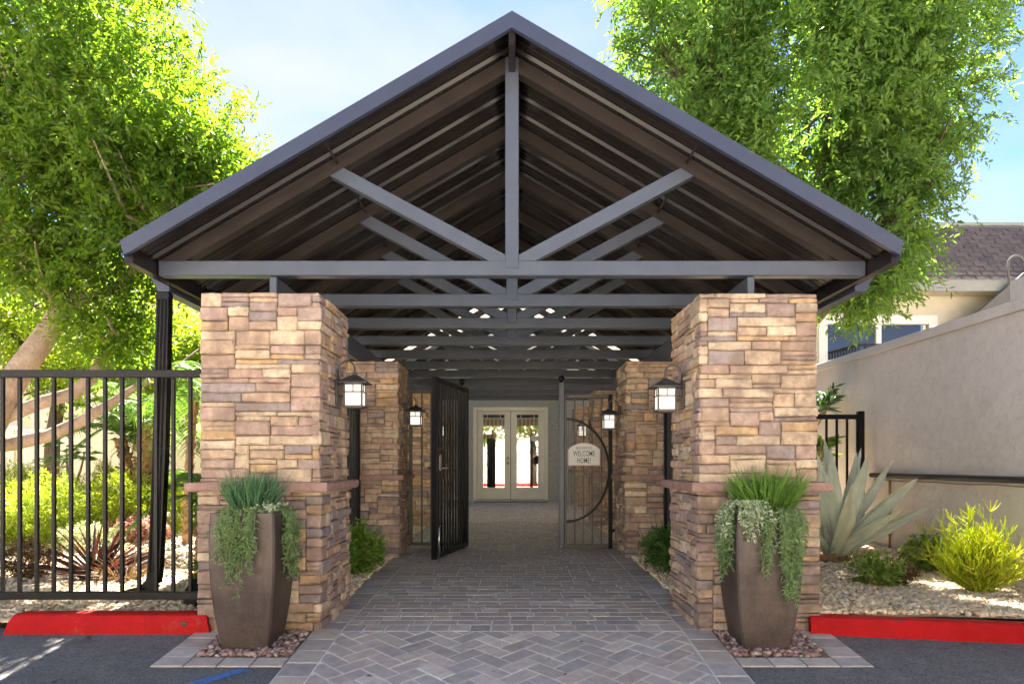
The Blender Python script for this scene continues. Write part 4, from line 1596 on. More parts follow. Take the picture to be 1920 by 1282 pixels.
m2 = MB().tube([(LL - .03, .05, .02), (LL - .03, .05, .40), (LL - .05, .05, .415), (LL - .10, .05, .415)], .0075, 8)
lpart(m2, 'drop_rod', M['chrome'], True)
# flat expanded mesh screen behind the pickets
m2 = MB()
for i in range(30):
    zz = 1.28 + i * .024
    m2.bar((.08, -.016, zz), (LL - .08, -.016, zz), .004, .003)
sc = lpart(m2, 'mesh_screen', M['black']); sc['kind'] = 'stuff'

# fixed gate on the other side, with half-round mesh
gp = thing('mesh_gate', 'bronze gate panel with half round mesh beside the second pillar', 'gate', (.95, GY, .07))
MB().box(.60, .668, GY - .035, GY + .035, .065, 2.21, .004).build('gate_post', M['steel'], gp)
MB().ball((.634, GY, 2.262), .042, 12, 8).tube([(.634, GY, 2.20), (.634, GY, 2.23)], .02, 10).build('finial_ball', M['black'], gp, smooth=True)
MB().box(1.235, 1.285, GY - .022, GY + .022, .09, 2.06, .004).build('stile', M['black'], gp)
MB().box(.672, .70, GY - .02, GY + .02, .09, 2.06, .004).build('stile', M['bronze'], gp)
for z0, z1 in ((2.01, 2.06), (.09, .145)):
    MB().box(.701, 1.234, GY - .02, GY + .02, z0, z1, .004).build('rail', M['bronze'], gp)
cz_, rv_, rh_ = 1.09, .655, .545


def arc_x(z):
    k = 1 - ((z - cz_) / rv_) ** 2
    return .695 + rh_ * math.sqrt(max(0, k))


for x in (.805, .915, 1.03, 1.145):
    u = (x - .695) / rh_
    hz = rv_ * math.sqrt(max(0, 1 - u * u))
    picket_part(gp, x, GY, .146, 2.009, M['bronze'], .018)
pts = [(.695 + rh_ * math.sin(a), GY - .016, cz_ + rv_ * math.cos(a)) for a in [math.pi * i / 28 for i in range(29)]]
mb = MB()
for a, b in zip(pts[:-1], pts[1:]):
    mb.bar(a, b, .03, .026, (0, 1, 0))
mb.build('arc_bar', M['black'], gp)
mb = MB()
sp = .021
z = cz_ - rv_ + sp
while z < cz_ + rv_:
    mb.bar((.70, GY - .014, z), (arc_x(z), GY - .014, z), .0045, .0035)
    z += sp
x = .70 + sp
while x < .695 + rh_ - .01:
    u = (x - .695) / rh_
    hz = rv_ * math.sqrt(max(0, 1 - u * u))
    mb.bar((x, GY - .0175, cz_ - hz), (x, GY - .0175, cz_ + hz), .0045, .0035, (0, 1, 0))
    x += sp
mo = mb.build('wire_mesh', M['bronze'], gp); mo['kind'] = 'stuff'
MB().box(1.286, 1.34, GY - .02, GY + .02, .30, .34, .003).build('bracket', M['black'], gp)

# welcome sign
sx0, sx1, sz0, sz1 = .712, 1.125, 1.148, 1.442
SY = GY - .036
sign = thing('welcome_sign', 'white arched welcome home sign hung on the half round mesh', 'sign', ((sx0 + sx1) / 2, SY, sz0))


def arch(x0, x1, z0, z1, rise, n=14):
    pts = [(x0, z0), (x1, z0), (x1, z1 - rise)]
    for i in range(1, n):
        k = i / n
        pts.append((x1 - (x1 - x0) * k, z1 - rise + rise * math.sin(math.pi * k) ** 0.75))
    pts.append((x0, z1 - rise))
    return pts


MB().prism_y(arch(sx0, sx1, sz0, sz1, .085), SY, SY + .012).build('sign_edge', M['pinkedge'], sign)
MB().prism_y(arch(sx0 + .008, sx1 - .008, sz0 + .008, sz1 - .008, .083), SY - .003, SY + .001).build('sign_board', M['white'], sign)


def text_part(parent, s, x, z, y, size, sx, mat, name='lettering'):
    cu = bpy.data.curves.new(name, 'FONT')
    cu.body = s
    cu.size = size
    cu.align_x = 'CENTER'
    cu.extrude = 0.0006
    cu.offset = 0.0002
    cu.space_character = 1.06
    tmp = bpy.data.objects.new('tmp', cu)
    COL.objects.link(tmp)
    dg = bpy.context.evaluated_depsgraph_get()
    me = bpy.data.meshes.new_from_object(tmp.evaluated_get(dg))
    bpy.data.objects.remove(tmp)
    me.materials.clear()
    me.materials.append(mat)
    o = link_mesh(name, me, parent, Vector((x, y, z)) - world_loc(parent))
    o.rotation_euler = (R(90), 0, 0)
    o.scale = (sx, 1, 1)
    return o


xc = (sx0 + sx1) / 2
text_part(sign, 'BEACHWOOD', xc, sz0 + .208, SY - .0042, .050, .60, M['ink_soft'])
text_part(sign, 'WELCOME', xc, sz0 + .122, SY - .0042, .098, .56, M['ink'])
text_part(sign, 'HOME!', xc, sz0 + .034, SY - .0042, .098, .56, M['ink'])


# ================================================================== FENCES
def bar_fence(name, label, pts_fn, x0, x1, y, zb, zt, step, posts, mat, cat='fence', rail=.058, xs=None):
    t = thing(name, label, cat, ((x0 + x1) / 2, y, zb))
    MB().box(x0, x1, y - .022, y + .022, zt - rail, zt, .004).build('rail', mat, t)
    MB().box(x0, x1, y - .022, y + .022, zb, zb + rail, .004).build('rail', mat, t)
    for x in xs if xs is not None else np.arange(x0 + step * .5, x1, step):
        picket_part(t, x, y, zb + rail + .001, zt - rail - .001, mat, .025)
    for px_, zz in posts:
        MB().box(px_ - .036, px_ + .036, y - .036, y + .036, zz[0], zz[1], .005).build('post', mat, t)
    return t


FY = 5.20
xs_ = [-3.79 - .127 * k for k in range(22, 0, -1)] + [-3.79 + .127 * k for k in range(0, 12)]
bar_fence('bar_fence', 'tall black bar fence in front of the planted bed with the burgundy plant', None, -6.7, -2.215, FY, .168, 1.872, .127,
          [(-6.74, (0.0, 1.90))], M['black'], xs=xs_)
bar_fence('bar_fence', 'black bar fence behind the agave against the stucco wall', None, 2.165, 4.265, 8.62, .22, 1.78, .127,
          [(4.30, (0.1, 1.82))], M['black'])
# short bar fences along the walk, between the pillars
for s, y0, y1, lab in ((-1, 5.80, 8.17, 'side bar fence between the front and second pillars behind the light green shrub'),
                       (1, 5.80, 8.17, 'side bar fence between the front and second pillars behind the deep green shrub')):
    X = s * 1.80
    t = thing('side_fence', lab, 'fence', (X, (y0 + y1) / 2, g(7)), 'side fences between the pillars')
    for z0, z1 in ((1.80, 1.855), (.17, .225)):
        MB().box(X - .02, X + .02, y0, y1, z0, z1, .004).build('rail', M['black'], t)
    for yy in np.arange(y0 + .08, y1 - .02, .12):
        picket_part(t, X, yy, .226, 1.799, M['black'], .022)
    MB().box(X - .03, X + .03, 8.10, 8.165, .03, 1.90, .004).build('post', M['black'], t)

# ================================================================== PLANTERS
def planter(label, x0, x1, y0):
    zb_ = g(y0 + .2) - .01
    t = thing('tall_planter', label, 'planter', ((x0 + x1) / 2, y0 + .2, zb_), 'tall bronze planters before the front pillars')
    cx, cy = (x0 + x1) / 2, y0 + .205
    hw = (x1 - x0) / 2
    prof = [(0, .70), (.12, .79), (.28, .885), (.45, .955), (.62, .995), (.78, 1.0), (.9, .99), (1.0, .965)]
    ht = .895
    vs_, fs_ = [], []
    e = .012
    def ring(h_, z):
        k = h_ - e
        return [(cx - k, cy - h_, z), (cx + k, cy - h_, z), (cx + h_, cy - k, z), (cx + h_, cy + k, z), (cx + k, cy + h_, z), (cx - k, cy + h_, z), (cx - h_, cy + k, z), (cx - h_, cy - k, z)]
    for u, w in prof:
        vs_ += ring(hw * w, zb_ + ht * u)
    vs_ += ring(hw * .965 - .03, zb_ + ht)
    vs_ += ring(hw * .965 - .035, zb_ + ht - .08)
    nr = len(prof) + 2
    for k in range(nr - 1):
        for i in range(8):
            fs_.append((8 * k + i, 8 * k + (i + 1) % 8, 8 * k + 8 + (i + 1) % 8, 8 * k + 8 + i))
    fs_.append(tuple(range(7, -1, -1)))
    MB().add(vs_, fs_).build('pot', M['planter'], t)
    MB().box(cx - hw + .05, cx + hw - .05, cy - hw + .05, cy + hw - .05, zb_ + ht - .10, zb_ + ht - .045).build('potting_soil', M['soil'], t)
    return t, cx, cy, hw, zb_ + ht


p1, p1x, p1y, p1h, p1z = planter('bronze planter with blue green tuft beside the blue stripe', -1.945, -1.520, 4.475)
p2, p2x, p2y, p2h, p2z = planter('bronze planter with pale trailing flowers beside the long red kerb', 1.440, 1.865, 4.475)


def hang(cx, cy, hw, zt, side, u0, u1, lmin, lmax, n, leafl, leafw):
    """strings hanging over one rim of a planter: returns V, F and strand paths"""
    parts, strands = [], []
    for i in range(n):
        u = random.uniform(u0, u1)
        mid = (u - u0) / (u1 - u0)
        ln = random.uniform(lmin, lmax) * (0.6 + 0.4 * math.sin(math.pi * mid)) if random.random() > .15 else random.uniform(lmin * .4, lmax * .6)
        out = random.uniform(.012, .05)
        if side == 'front': p, d = Vector((cx + u, cy - hw * .93, zt)), Vector((0, -1, 0))
        elif side == 'right': p, d = Vector((cx + hw * .93, cy + u, zt)), Vector((1, 0, 0))
        else: p, d = Vector((cx - hw * .93, cy + u, zt)), Vector((-1, 0, 0))
        pts = [p - d * .06 + Vector((0, 0, .01)), p + d * out * .4 + Vector((0, 0, .02))]
        sway = Vector((random.uniform(-.03, .03), random.uniform(-.015, .015), 0))
        ns = max(3, int(ln / .035))
        for k in range(1, ns + 1):
            f = k / ns
            curl = .012 * math.sin(k * 1.3 + i)
            pts.append(p + d * (out + .012 + .01 * f + abs(curl) * .5) + sway * f + Vector((curl, 0, -ln * f)))
        strands.append(pts)
    P, D = [], []
    for pts in strands:
        for a, b in zip(pts[:-1], pts[1:]):
            t_ = (b - a)
            for j in range(4):
                P.append(a + t_ * random.random())
                D.append(t_.normalized() * .35 + Vector((random.gauss(0, 1), random.gauss(0, 1) - .25, random.gauss(0, .6))) * .75)
    P, D = np.array(P), np.array(D)
    return leaves(P, D, leafl, leafw, .2), strands


def trailing(name, label, parts_spec, mat, leafl=.034, leafw=.011, cat='trailing plant', group=None, base=(0, 0, 0)):
    t = thing(name, label, cat, base, group)
    mb = MB()
    al = []
    for spec in parts_spec:
        (V, F), strands = hang(*spec, leafl, leafw)
        al.append((V, F))
        for s in strands:
            mb.tube([tuple(p) for p in s], .0022, 4, cap=False)
    V, F = merge(al)
    np_mesh('foliage', V, F, mat, t)
    mb.build('stem', M['leafstem'], t)
    return t


M['leafstem'] = mat_plain('green_stem', (0.16, 0.22, 0.09), 0.6, 0, 0.2)


def tuft(name, label, c, rx, ry, n, h, w, mat, lean=.35, bend=.35, cat='plant'):
    t = thing(name, label, cat, c)
    a = rng.uniform(0, 2 * np.pi, n)
    r = np.sqrt(rng.random(n))
    P = np.stack([c[0] + rx * r * np.cos(a), c[1] + ry * r * np.sin(a), np.full(n, c[2])], 1)
    D = np.stack([np.cos(a) * r * lean, np.sin(a) * r * lean, np.ones(n)], 1) + rng.normal(0, .16, (n, 3))
    V, F = blades(P, D, h, w, bend, 4, .35)
    np_mesh('foliage', V, F, mat, t)
    # side needles give it a feathery outline
    k = rng.integers(0, n, n * 2)
    f = rng.uniform(.2, .95, (n * 2, 1))
    P2 = P[k] + unit(D[k]) * h * .85 * f
    V2, F2 = leaves(P2, unit(D[k]) + rng.normal(0, .55, (n * 2, 3)), h * .22, w * .9, .1)
    np_mesh('needle', V2, F2, mat, t)['kind'] = 'stuff'
    mb = MB()
    for i in range(0, min(n, 40)):
        mb.tube([tuple(P[i]), tuple(P[i] + unit(D[i:i + 1])[0] * h * .35)], [.004, .002], 4)
    mb.build('stem', M['leafstem'], t)
    return t


tuft('upright_tuft', 'blue green needle tuft upright in the planter beside the blue stripe', (p1x - .02, p1y + .01, p1z - .05), .10, .08, 420, .29, .009, M['leaf_tuft'], .42, .2)
trailing('trailing_succulent', 'green stringy succulent spilling over the planter beside the blue stripe',
         [(p1x, p1y, p1h, p1z, 'front', -.13, .085, .28, .54, 38), (p1x, p1y, p1h, p1z, 'right', -.13, .16, .28, .50, 26), (p1x, p1y, p1h, p1z, 'left', -.05, .15, .3, .6, 8)],
         M['leaf_trail'], base=(p1x, p1y, p1z))
tt = thing('rosette_succulent', 'small pale rosettes at the rim of the planter beside the blue stripe', 'plant', (p1x + .1, p1y - .08, p1z))
n = 420
P = np.stack([rng.uniform(p1x + .03, p1x + .20, n), rng.uniform(p1y - .17, p1y + .12, n), p1z + rng.uniform(-.02, .045, n)], 1)
V, F = leaves(P, rng.normal(0, 1, (n, 3)) + np.array([0, -.3, .6]), .026, .016, .15)
np_mesh('foliage', V, F, M['leaf_pale'], tt)

tuft('upright_tuft', 'bright green needle tuft upright in the planter beside the long red kerb', (p2x + .07, p2y + .05, p2z - .05), .13, .12, 560, .31, .010, M['leaf_tuft2'], .6, .3)
trailing('trailing_succulent', 'green stringy succulent spilling over the planter beside the long red kerb',
         [(p2x, p2y, p2h, p2z, 'front', -.06, .0, .25, .44, 12), (p2x, p2y, p2h, p2z, 'front', .05, .19, .36, .66, 34), (p2x, p2y, p2h, p2z, 'left', -.18, .05, .3, .50, 20), (p2x, p2y, p2h, p2z, 'right', -.18, .1, .15, .35, 14)],
         M['leaf_trail'], base=(p2x, p2y, p2z))
trailing('pale_trailing_plant', 'pale cream green trailing flowers over the corner of the planter beside the kerb',
         [(p2x, p2y, p2h, p2z + .055, 'front', -.21, -.02, .10, .24, 30), (p2x, p2y, p2h, p2z + .05, 'left', -.2, 0, .15, .4, 26)],
         M['leaf_pale'], .022, .015, base=(p2x - .15, p2y - .1, p2z))

# ================================================================== SIDE WALL AND NEIGHBOUR HOUSE
WX = 4.42
wall = thing('stucco_wall', 'tall trowelled grey stucco wall beside the agave bed', 'wall', (WX + .1, 8, 0))
MB().box(WX, WX + .22, 2.0, 14.0, -.2, 2.50).build('wall_body', M['stucco'], wall)
MB().box(WX - .025, WX + .245, 2.0, 14.0, 2.502, 2.605, .006).build('coping', M['stuccocap'] if 'stuccocap' in M else M['stucco'], wall)
MB().box(WX + .01, WX + .24, 2.0, 6.22, 2.606, 2.80, .008).build('raised_step', M['stucco'], wall)
mb = MB()
mb.tube([(WX - .05, 2.2, 1.035), (WX - .05, 8.5, 1.035)], .030, 10)
for yy in (3, 5.2, 7.2):
    mb.box(WX - .05, WX, yy - .02, yy + .02, 1.02, 1.05)
tag(mb.build('pipe_rail', M['black'], None, True), 'black pipe rail fixed low along the stucco wall', 'rail')
mb = MB()
pts = [(WX - .012, 2.2 + i * .3, .985 - .012 * abs(math.sin(i * .9))) for i in range(22)]
mb.tube(pts, .006, 5)
mb.tube([(WX - .015, 8.15, .98), (WX - .015, 8.15, .05)], .012, 6)
tag(mb.build('conduit', M['twig'], None, True), 'thin brown cable and conduit under the black pipe rail', 'cable')

HYF = 14.3
house = thing('neighbour_house', 'cream two storey house with brown shingle roof above the stucco wall', 'house', (10, HYF + 2, 0))
mb = MB()
wx0, wx1, wz0, wz1 = 6.35, 8.62, 2.9, 4.12
mb.box(6.0, wx0, HYF, HYF + .2, 0, 4.72)
mb.box(wx1, 16, HYF, HYF + .2, 0, 4.72)
mb.box(wx0, wx1, HYF, HYF + .2, 0, wz0)
mb.box(wx0, wx1, HYF, HYF + .2, wz1, 4.72)
mb.box(6.0, 6.2, HYF + .2, HYF + 6, 0, 4.72)
mb.build('wall', M['housewall'], house)
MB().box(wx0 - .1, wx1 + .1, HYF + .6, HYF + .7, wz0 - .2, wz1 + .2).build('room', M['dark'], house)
win = MB()
win.box(wx0 - .08, wx0 + .10, HYF - .03, HYF + .1, wz0, wz1 + .08, .005)
win.box(wx1 - .10, wx1 + .08, HYF - .03, HYF + .1, wz0, wz1 + .08, .005)
win.box(wx0 + .101, wx1 - .101, HYF - .03, HYF + .1, wz1 - .10, wz1 + .08, .005)
win.box(7.45, 7.56, HYF - .01, HYF + .1, wz0, wz1 - .101, .005)
wo = win.build('window', M['white'], house)
off = world_loc(house)
MB().box(wx0 + .10, wx1 - .10, HYF + .05, HYF + .06, wz0, wz1 - .10).build('pane', M['windowglass'], wo)
MB().box(wx1 - .20, wx1 - .14, HYF + .02, HYF + .07, wz0, wz1 - .12).build('sash', M['vinyl'], wo)
# mansard roof
ey, ez, ry, rz_ = HYF - .55, 4.78, HYF + .55, 6.24
MB().prism_x([(ey - .02, ez - .22), (ey - .02, ez), (ey + .02, ez), (ey + .02, ez - .22)], 6.0, 16).build('fascia', M['housegrey'], house)
MB().box(6.0, 16, ey + .021, HYF - .001, ez - .19, ez - .15).build('soffit', M['housewall'], house)
roof = MB().prism_x([(ey - .03, ez), (ry, rz_), (ry + 3, rz_ + .02), (ry + 3, ez)], 6.0, 16).build('roof', M['shinglebase'] if 'shinglebase' in M else M['housegrey'], house)
MB().prism_x([(ry - .06, rz_ - .03), (ry + .1, rz_ - .03), (ry + .1, rz_ + .035), (ry - .06, rz_ + .035)], 6.0, 16).build('ridge_strip', M['housegrey'], house)
sdir = Vector((0, ry - ey, rz_ - ez)); slen = sdir.length; sdir.normalize()
snrm = Vector((0, -sdir.z, sdir.y))
exp_ = .142
stuffr = MB()
nrows = int(slen / exp_)
SH = []
for r in range(nrows):
    x = 6.0 + (r % 2) * .14 + random.uniform(-.02, .02)
    while x < 15.9:
        w = .285
        p0 = Vector((0, ey - .03, ez)) + sdir * (r * exp_)
        lift = random.uniform(.0, .004)
        # slanted-tab shingle like a lozenge with one cut corner
        outl = [(0.01, .05), (.05, 0), (w - .005, 0), (w + .045, -.0), (w + .004, .05), (w + .004, exp_ * 1.12), (0.01, exp_ * 1.12)]
        outl = [(0.004, .0), (w * .62, 0), (w * .78, .055), (w - .004, .055), (w - .004, exp_ * 1.15), (0.004, exp_ * 1.15)]
        vs_ = []
        for t_ in (0, 1):
            for (a, b) in outl:
                k = 1 - b / (exp_ * 1.15)
                hgt = .003 + (lift + .007) * k + t_ * .005
                q_ = p0 + sdir * b + snrm * hgt
                vs_.append((x + a, q_.y, q_.z))
        n = len(outl)
        fs_ = [tuple(range(n)), tuple(range(2 * n - 1, n - 1, -1))] + [(i, (i + 1) % n, (i + 1) % n + n, i + n) for i in range(n)]
        if 8.1 < x < 11.4:
            SH.append((vs_, fs_))
        else:
            stuffr.add(vs_, fs_)
        x += w
for vs_, fs_ in SH[:298]:
    k = random.uniform(.85, 1.15)
    m_ = MB().add(vs_, fs_).build('shingle', M['shingle'], roof)
    m_.color = (.135 * k, .105 * k, .105 * k, 1)
for vs_, fs_ in SH[298:]:
    stuffr.add(vs_, fs_)
so = stuffr.build('shingle_courses', M['shingle'], roof); so['kind'] = 'stuff'; so.color = (.135, .105, .105, 1)
# sloped side wing and its bent pipe
mb = MB()
mb.prism_y([(8.95, 0), (8.95, 4.02), (9.72, 4.68), (10.4, 5.25), (14, 5.6), (14, 0)], HYF - .72, HYF - .66)
mb.build('wing_wall', M['winggrey'], house)
mb = MB()
pts = [(9.62, HYF - .78, 4.62), (9.60, HYF - .78, 5.0)] + [(9.76 + .16 * math.cos(a), HYF - .78, 5.02 + .17 * math.sin(a)) for a in [math.pi - i * math.pi / 8 for i in range(9)]] + [(9.93, HYF - .78, 4.82)]
mb.tube(pts, .022, 8)
mb.tube([(9.6, HYF - .82, 4.66), (10.1, HYF - .82, 4.86), (10.6, HYF - .82, 5.3)], .012, 6)
mb.build('vent_pipe', M['winggrey'], house, True)
# balcony rail
br = thing('balcony_rail', 'short black balcony rail in front of the cream house above the wall', 'railing', (7.0, 13.2, 2.9))
mb = MB().bar((6.09, 13.4, 3.29), (6.2, 12.5, 3.29), .05, .045).bar((6.2, 12.5, 3.29), (7.3, 12.5, 3.29), .05, .045)
mb.build('rail', M['black'], br)
for i in range(11):
    p = Vector((6.09, 13.4, 3.2)).lerp(Vector((6.2, 12.5, 3.2)), i / 10)
    MB().box(p.x - .012, p.x + .012, p.y - .012, p.y + .012, 2.6, 3.268).build('baluster', M['black'], br)
for i in range(1, 9):
    x = 6.2 + i * .12
    MB().box(x - .012, x + .012, 12.488, 12.512, 2.6, 3.268).build('baluster', M['black'], br)
MB().box(6.0, 7.5, 12.4, HYF - .01, 2.45, 2.6).build('balcony_floor', M['housewall'], br)
wl = copy_tree(lan0)
wl.location = (9.0 - .15, HYF - .001, 3.95)
wl.rotation_euler = (0, 0, -math.pi / 2)
wl['label'] = 'small dark lantern on the cream house beside its white window'
del wl['group']

# ================================================================== PLANTED SIDE: FENCE, HOUSE
vf = thing('vinyl_fence', 'cream vinyl board fence at the back of the planted bed', 'fence', (-8, 14, .3))
FZ0, FZ1 = .15, 1.86
bm_ = MB().box(-.074, .074, -.012, .012, 0, FZ1 - FZ0 - .42, .003).mesh('board', M['vinyl'])
x = -15.0
while x < -2.6:
    link_mesh('board', bm_, vf, Vector((x, 14.0, FZ0 + .08)) - vf.location)
    x += .15
for z0, z1 in ((FZ0, FZ0 + .14), (FZ1 - .42, FZ1 - .28), (FZ1 - .10, FZ1)):
    MB().box(-15.1, -2.55, 13.97, 14.03, z0, z1, .006).build('rail', M['vinyl'], vf)
MB().box(-15.1, -2.55, 13.99, 14.01, FZ1 - .281, FZ1 - .099).build('top_panel', M['vinyl'], vf)
for x in (-14.8, -12.4, -10.0, -7.6, -5.2, -2.8):
    MB().box(x - .06, x + .06, 13.94, 14.06, FZ0 - .1, FZ1 + .05, .008).build('post', M['vinyl'], vf)

lh = thing('cream_house', 'cream sided house half hidden behind the leaning tree', 'house', (-13.5, 20, .3))
mb = MB()
mb.box(-20, -10.1, 18, 18.2, 0, 6.2)
mb.box(-10.3, -10.1, 18.2, 26, 0, 6.2)
mb.build('wall', M['vinyl'], lh)
mb = MB()
for i in range(40):
    mb.box(-20, -10.08, 17.985, 18.0, .3 + i * .148, .3 + i * .148 + .135)
sd = mb.build('siding', M['vinyl'], lh); sd['kind'] = 'stuff'
MB().prism_y([(-20.5, 6.2), (-15, 8.8), (-9.6, 6.2), (-9.6, 6.05), (-20.5, 6.05)], 17.6, 26).build('roof', M['housegrey'], lh)
w_ = MB().prism_y([(-15.6, 3.7), (-12.72, 3.7), (-12.72, 5.05), (-14.1, 5.85), (-15.6, 5.1)], 17.62, 17.98).build('window', M['housegrey'], lh)
MB().prism_y([(-15.3, 3.95), (-12.95, 3.95), (-12.95, 4.95), (-14.1, 5.5), (-15.3, 5.0)], 17.585, 17.625).build('pane', M['glass'], w_)
MB().prism_y([(-15.9, 5.05), (-14.1, 6.02), (-12.5, 5.05), (-12.5, 5.14), (-14.1, 6.12), (-15.9, 5.14)], 17.5, 17.98).build('hood', M['white'], w_)
MB().tube([(-11.4, 17.9, 6.0), (-11.4, 17.9, .3)], .05, 8).build('drain_pipe', M['vinyl'], lh)


# ================================================================== PLANTS
def palm(label, base, h, r, lean, nf, flen, seed, group='feather palms behind the tall black fence', droop=1.0, up=.55):
    rr = random.Random(seed)
    t = thing('palm', label, 'palm', base, group)
    mb = MB()
    n = 26
    pts, rad = [], []
    for i in range(n + 1):
        k = i / n
        pts.append((base[0] + lean * k * k * h, base[1], base[2] - .05 + h * k))
        rad.append(r * (1.12 - .2 * k) * (1.0 + (.16 if i % 2 else -.05)))
    mb.tube(pts, rad, 9, .10)
    # leaf-base stubs in spirals
    for i in range(130):
        k = rr.random()
        a = i * 2.4
        c = Vector((base[0] + lean * k * k * h, base[1], base[2] + h * k))
        d = Vector((math.cos(a), math.sin(a), .8)).normalized()
        o_ = Vector((math.cos(a), math.sin(a), 0)) * r * .95
        mb.tube([c + o_, c + o_ + d * r * .55], [r * .26, r * .10], 4)
    mb.build('trunk', M['palmbark'], t)
    top = Vector((base[0] + lean * h, base[1], base[2] + h))
    for i in range(nf):
        a = i * 2.399 + rr.uniform(-.2, .2)
        el = rr.uniform(-.1, 1.25)
        d = Vector((math.cos(a) * math.cos(el), math.sin(a) * math.cos(el), math.sin(el) + .15)).normalized()
        p = top.copy()
        L_ = flen * rr.uniform(.75, 1.1)
        ns = 9
        rach = [p.copy()]
        dd = d.copy()
        P, D = [], []
        for k in range(ns):
            p = p + dd * (L_ / ns)
            dd = (dd + Vector((0, 0, -.17 * droop))).normalized()
            rach.append(p.copy())
            side = dd.cross(Vector((0, 0, 1)))
            if side.length < .05: side = Vector((1, 0, 0))
            side.normalize()
            if k >= 1:
                for j in range(5):
                    q = rach[-2].lerp(p, j / 5)
                    for sg in (-1, 1):
                        P.append(q)
                        D.append(side * sg + dd * .75 + Vector((0, 0, .05 + rr.uniform(-.2, .2))))
        V, F = blades(np.array(P), np.array(D), flen * .26, .016, .7, 3, .2)
        fr = np_mesh('frond', V, F, M['leaf_palm'], t)
        m2 = MB()
        m2.tube([tuple(q) for q in rach], [.010] + [.007] * (ns - 1) + [.003], 5, cap=False)
        m2.build('frond_stalk', M['leafstem'], fr)
    return t


palm('slim palm with a leaning trunk left of the thicker palm by the downspout', (-5.86, 10.8, .22), 1.38, .085, -.14, 15, 1.0, 1)
palm('thicker palm with rough tan trunk just left of the downspout', (-5.50, 10.4, .22), 1.55, .135, .10, 20, 1.25, 2, up=.8)
palm('short dark trunked palm close beside the front stone pillar', (-2.74, 6.15, .08), .80, .050, .02, 12, .62, 3)
palm('tall slender palm with dark hanging fronds behind the downspout', (-4.0, 8.6, .14), 1.85, .05, .05, 15, .95, 4, droop=1.5)

# burgundy strap plant
ft = thing('burgundy_flax', 'burgundy strap leaved plant behind the tall black fence', 'plant', (-3.93, 6.6, .10))
n = 95
a = rng.uniform(0, 2 * np.pi, n)
el = rng.uniform(.12, 1.35, n)
D = np.stack([np.cos(a) * np.cos(el), np.sin(a) * np.cos(el), np.sin(el)], 1)
P = np.tile(np.array([[-3.93, 6.6, .10]]), (n, 1)) + rng.normal(0, .03, (n, 3)) * np.array([1, 1, 0])
V, F = blades(P, D, .60, .036, .35, 4, .3)
np_mesh('strap_leaves', V, F, M['leaf_red'], ft)
MB().tube([(-3.93, 6.6, .06), (-3.93, 6.6, .16)], [.06, .04], 8).build('stem', M['barkdark'], ft)


def dry_tuft(label, base, r, n, h, mat, cat='shrub', lean=1.0):
    t = thing('dry_tuft', label, cat, base)
    a = rng.uniform(0, 2 * np.pi, n)
    rr_ = r * np.sqrt(rng.random(n))
    P = np.stack([base[0] + rr_ * np.cos(a), base[1] + rr_ * np.sin(a), np.full(n, base[2])], 1)
    D = np.stack([np.cos(a) * lean, np.sin(a) * lean, rng.uniform(.2, 1.3, n)], 1) + rng.normal(0, .3, (n, 3))
    V, F = blades(P, D, h, .010, .8, 3, .4)
    np_mesh('foliage', V, F, mat, t)
    MB().tube([(base[0], base[1], base[2] - .03), (base[0], base[1], base[2] + .04)], [.03, .02], 6).build('stem', M['twig'], t)
    return t


shrub('low_shrub', 'low brown leaved shrub left of the burgundy plant', (-4.62, 6.7, .09), (.26, .2, .17), 90, M['leaf_brown'], (.035, .016), tl=.08)
dry_tuft('dry brown grassy tuft right of the burgundy plant', (-3.58, 6.45, .09), .10, 220, .28, M['leaf_brown'])
shrub('low_shrub', 'dark low shrub at the foot of the short dark palm by the front pillar', (-2.62, 5.95, .08), (.12, .14, .13), 50, M['leaf_deep'], (.035, .013), tl=.07)
# yellow-green masses
YG = [(-6.55, 8.9, .62, .45, .36, 'leaf_yellow', 'yellow green shrub at the left edge behind the fence'),
      (-5.75, 8.7, .42, .4, .42, 'leaf_lime', 'lime feathery shrub behind the low brown shrub'),
      (-5.2, 9.3, .45, .4, .40, 'leaf_yellow', 'yellow shrub behind the burgundy plant'),
      (-4.75, 9.7, .42, .4, .36, 'leaf_lime', 'lime shrub right of the slim palm trunk'),
      (-7.4, 10.6, .7, .5, .48, 'leaf_lime', 'tall lime shrub against the cream fence'),
      (-6.6, 11.4, .55, .5, .45, 'leaf_yellow', 'yellow shrub under the small bare stemmed trees'),
      (-4.3, 10.6, .5, .4, .42, 'leaf_yellow', 'yellow shrub right of the thicker palm trunk'),
      (-3.6, 9.6, .42, .4, .40, 'leaf_lime', 'lime shrub behind the short dark palm'),
      (-8.3, 9.6, .7, .5, .45, 'leaf_lime', 'broad lime shrub beyond the leaning tree')]
for x, y, rx, ry_, rz2, mt, lab in YG:
    shrub('garden_shrub', lab, (x, y, zl(x, y)), (rx, ry_, rz2), 150, M[mt], (.06, .017), tl=.15, ntw=5, nl=8)
shrub('variegated_shrub', 'white variegated shrub behind the burgundy plant', (-5.55, 9.9, .18), (.38, .3, .32), 110, M['leaf_var'], (.085, .03), tl=.12, nl=5)
shrub('variegated_shrub', 'white edged low shrub under the lime feathery shrub', (-5.0, 8.3, .14), (.36, .25, .14), 90, M['leaf_var'], (.04, .016), tl=.09)
shrub('flowering_shrub', 'low pink red flowering shrub behind the burgundy plant by the downspout', (-4.72, 8.9, .15), (.36, .25, .16), 120, M['leaf_pink'], (.045, .025), tl=.09, nl=6)

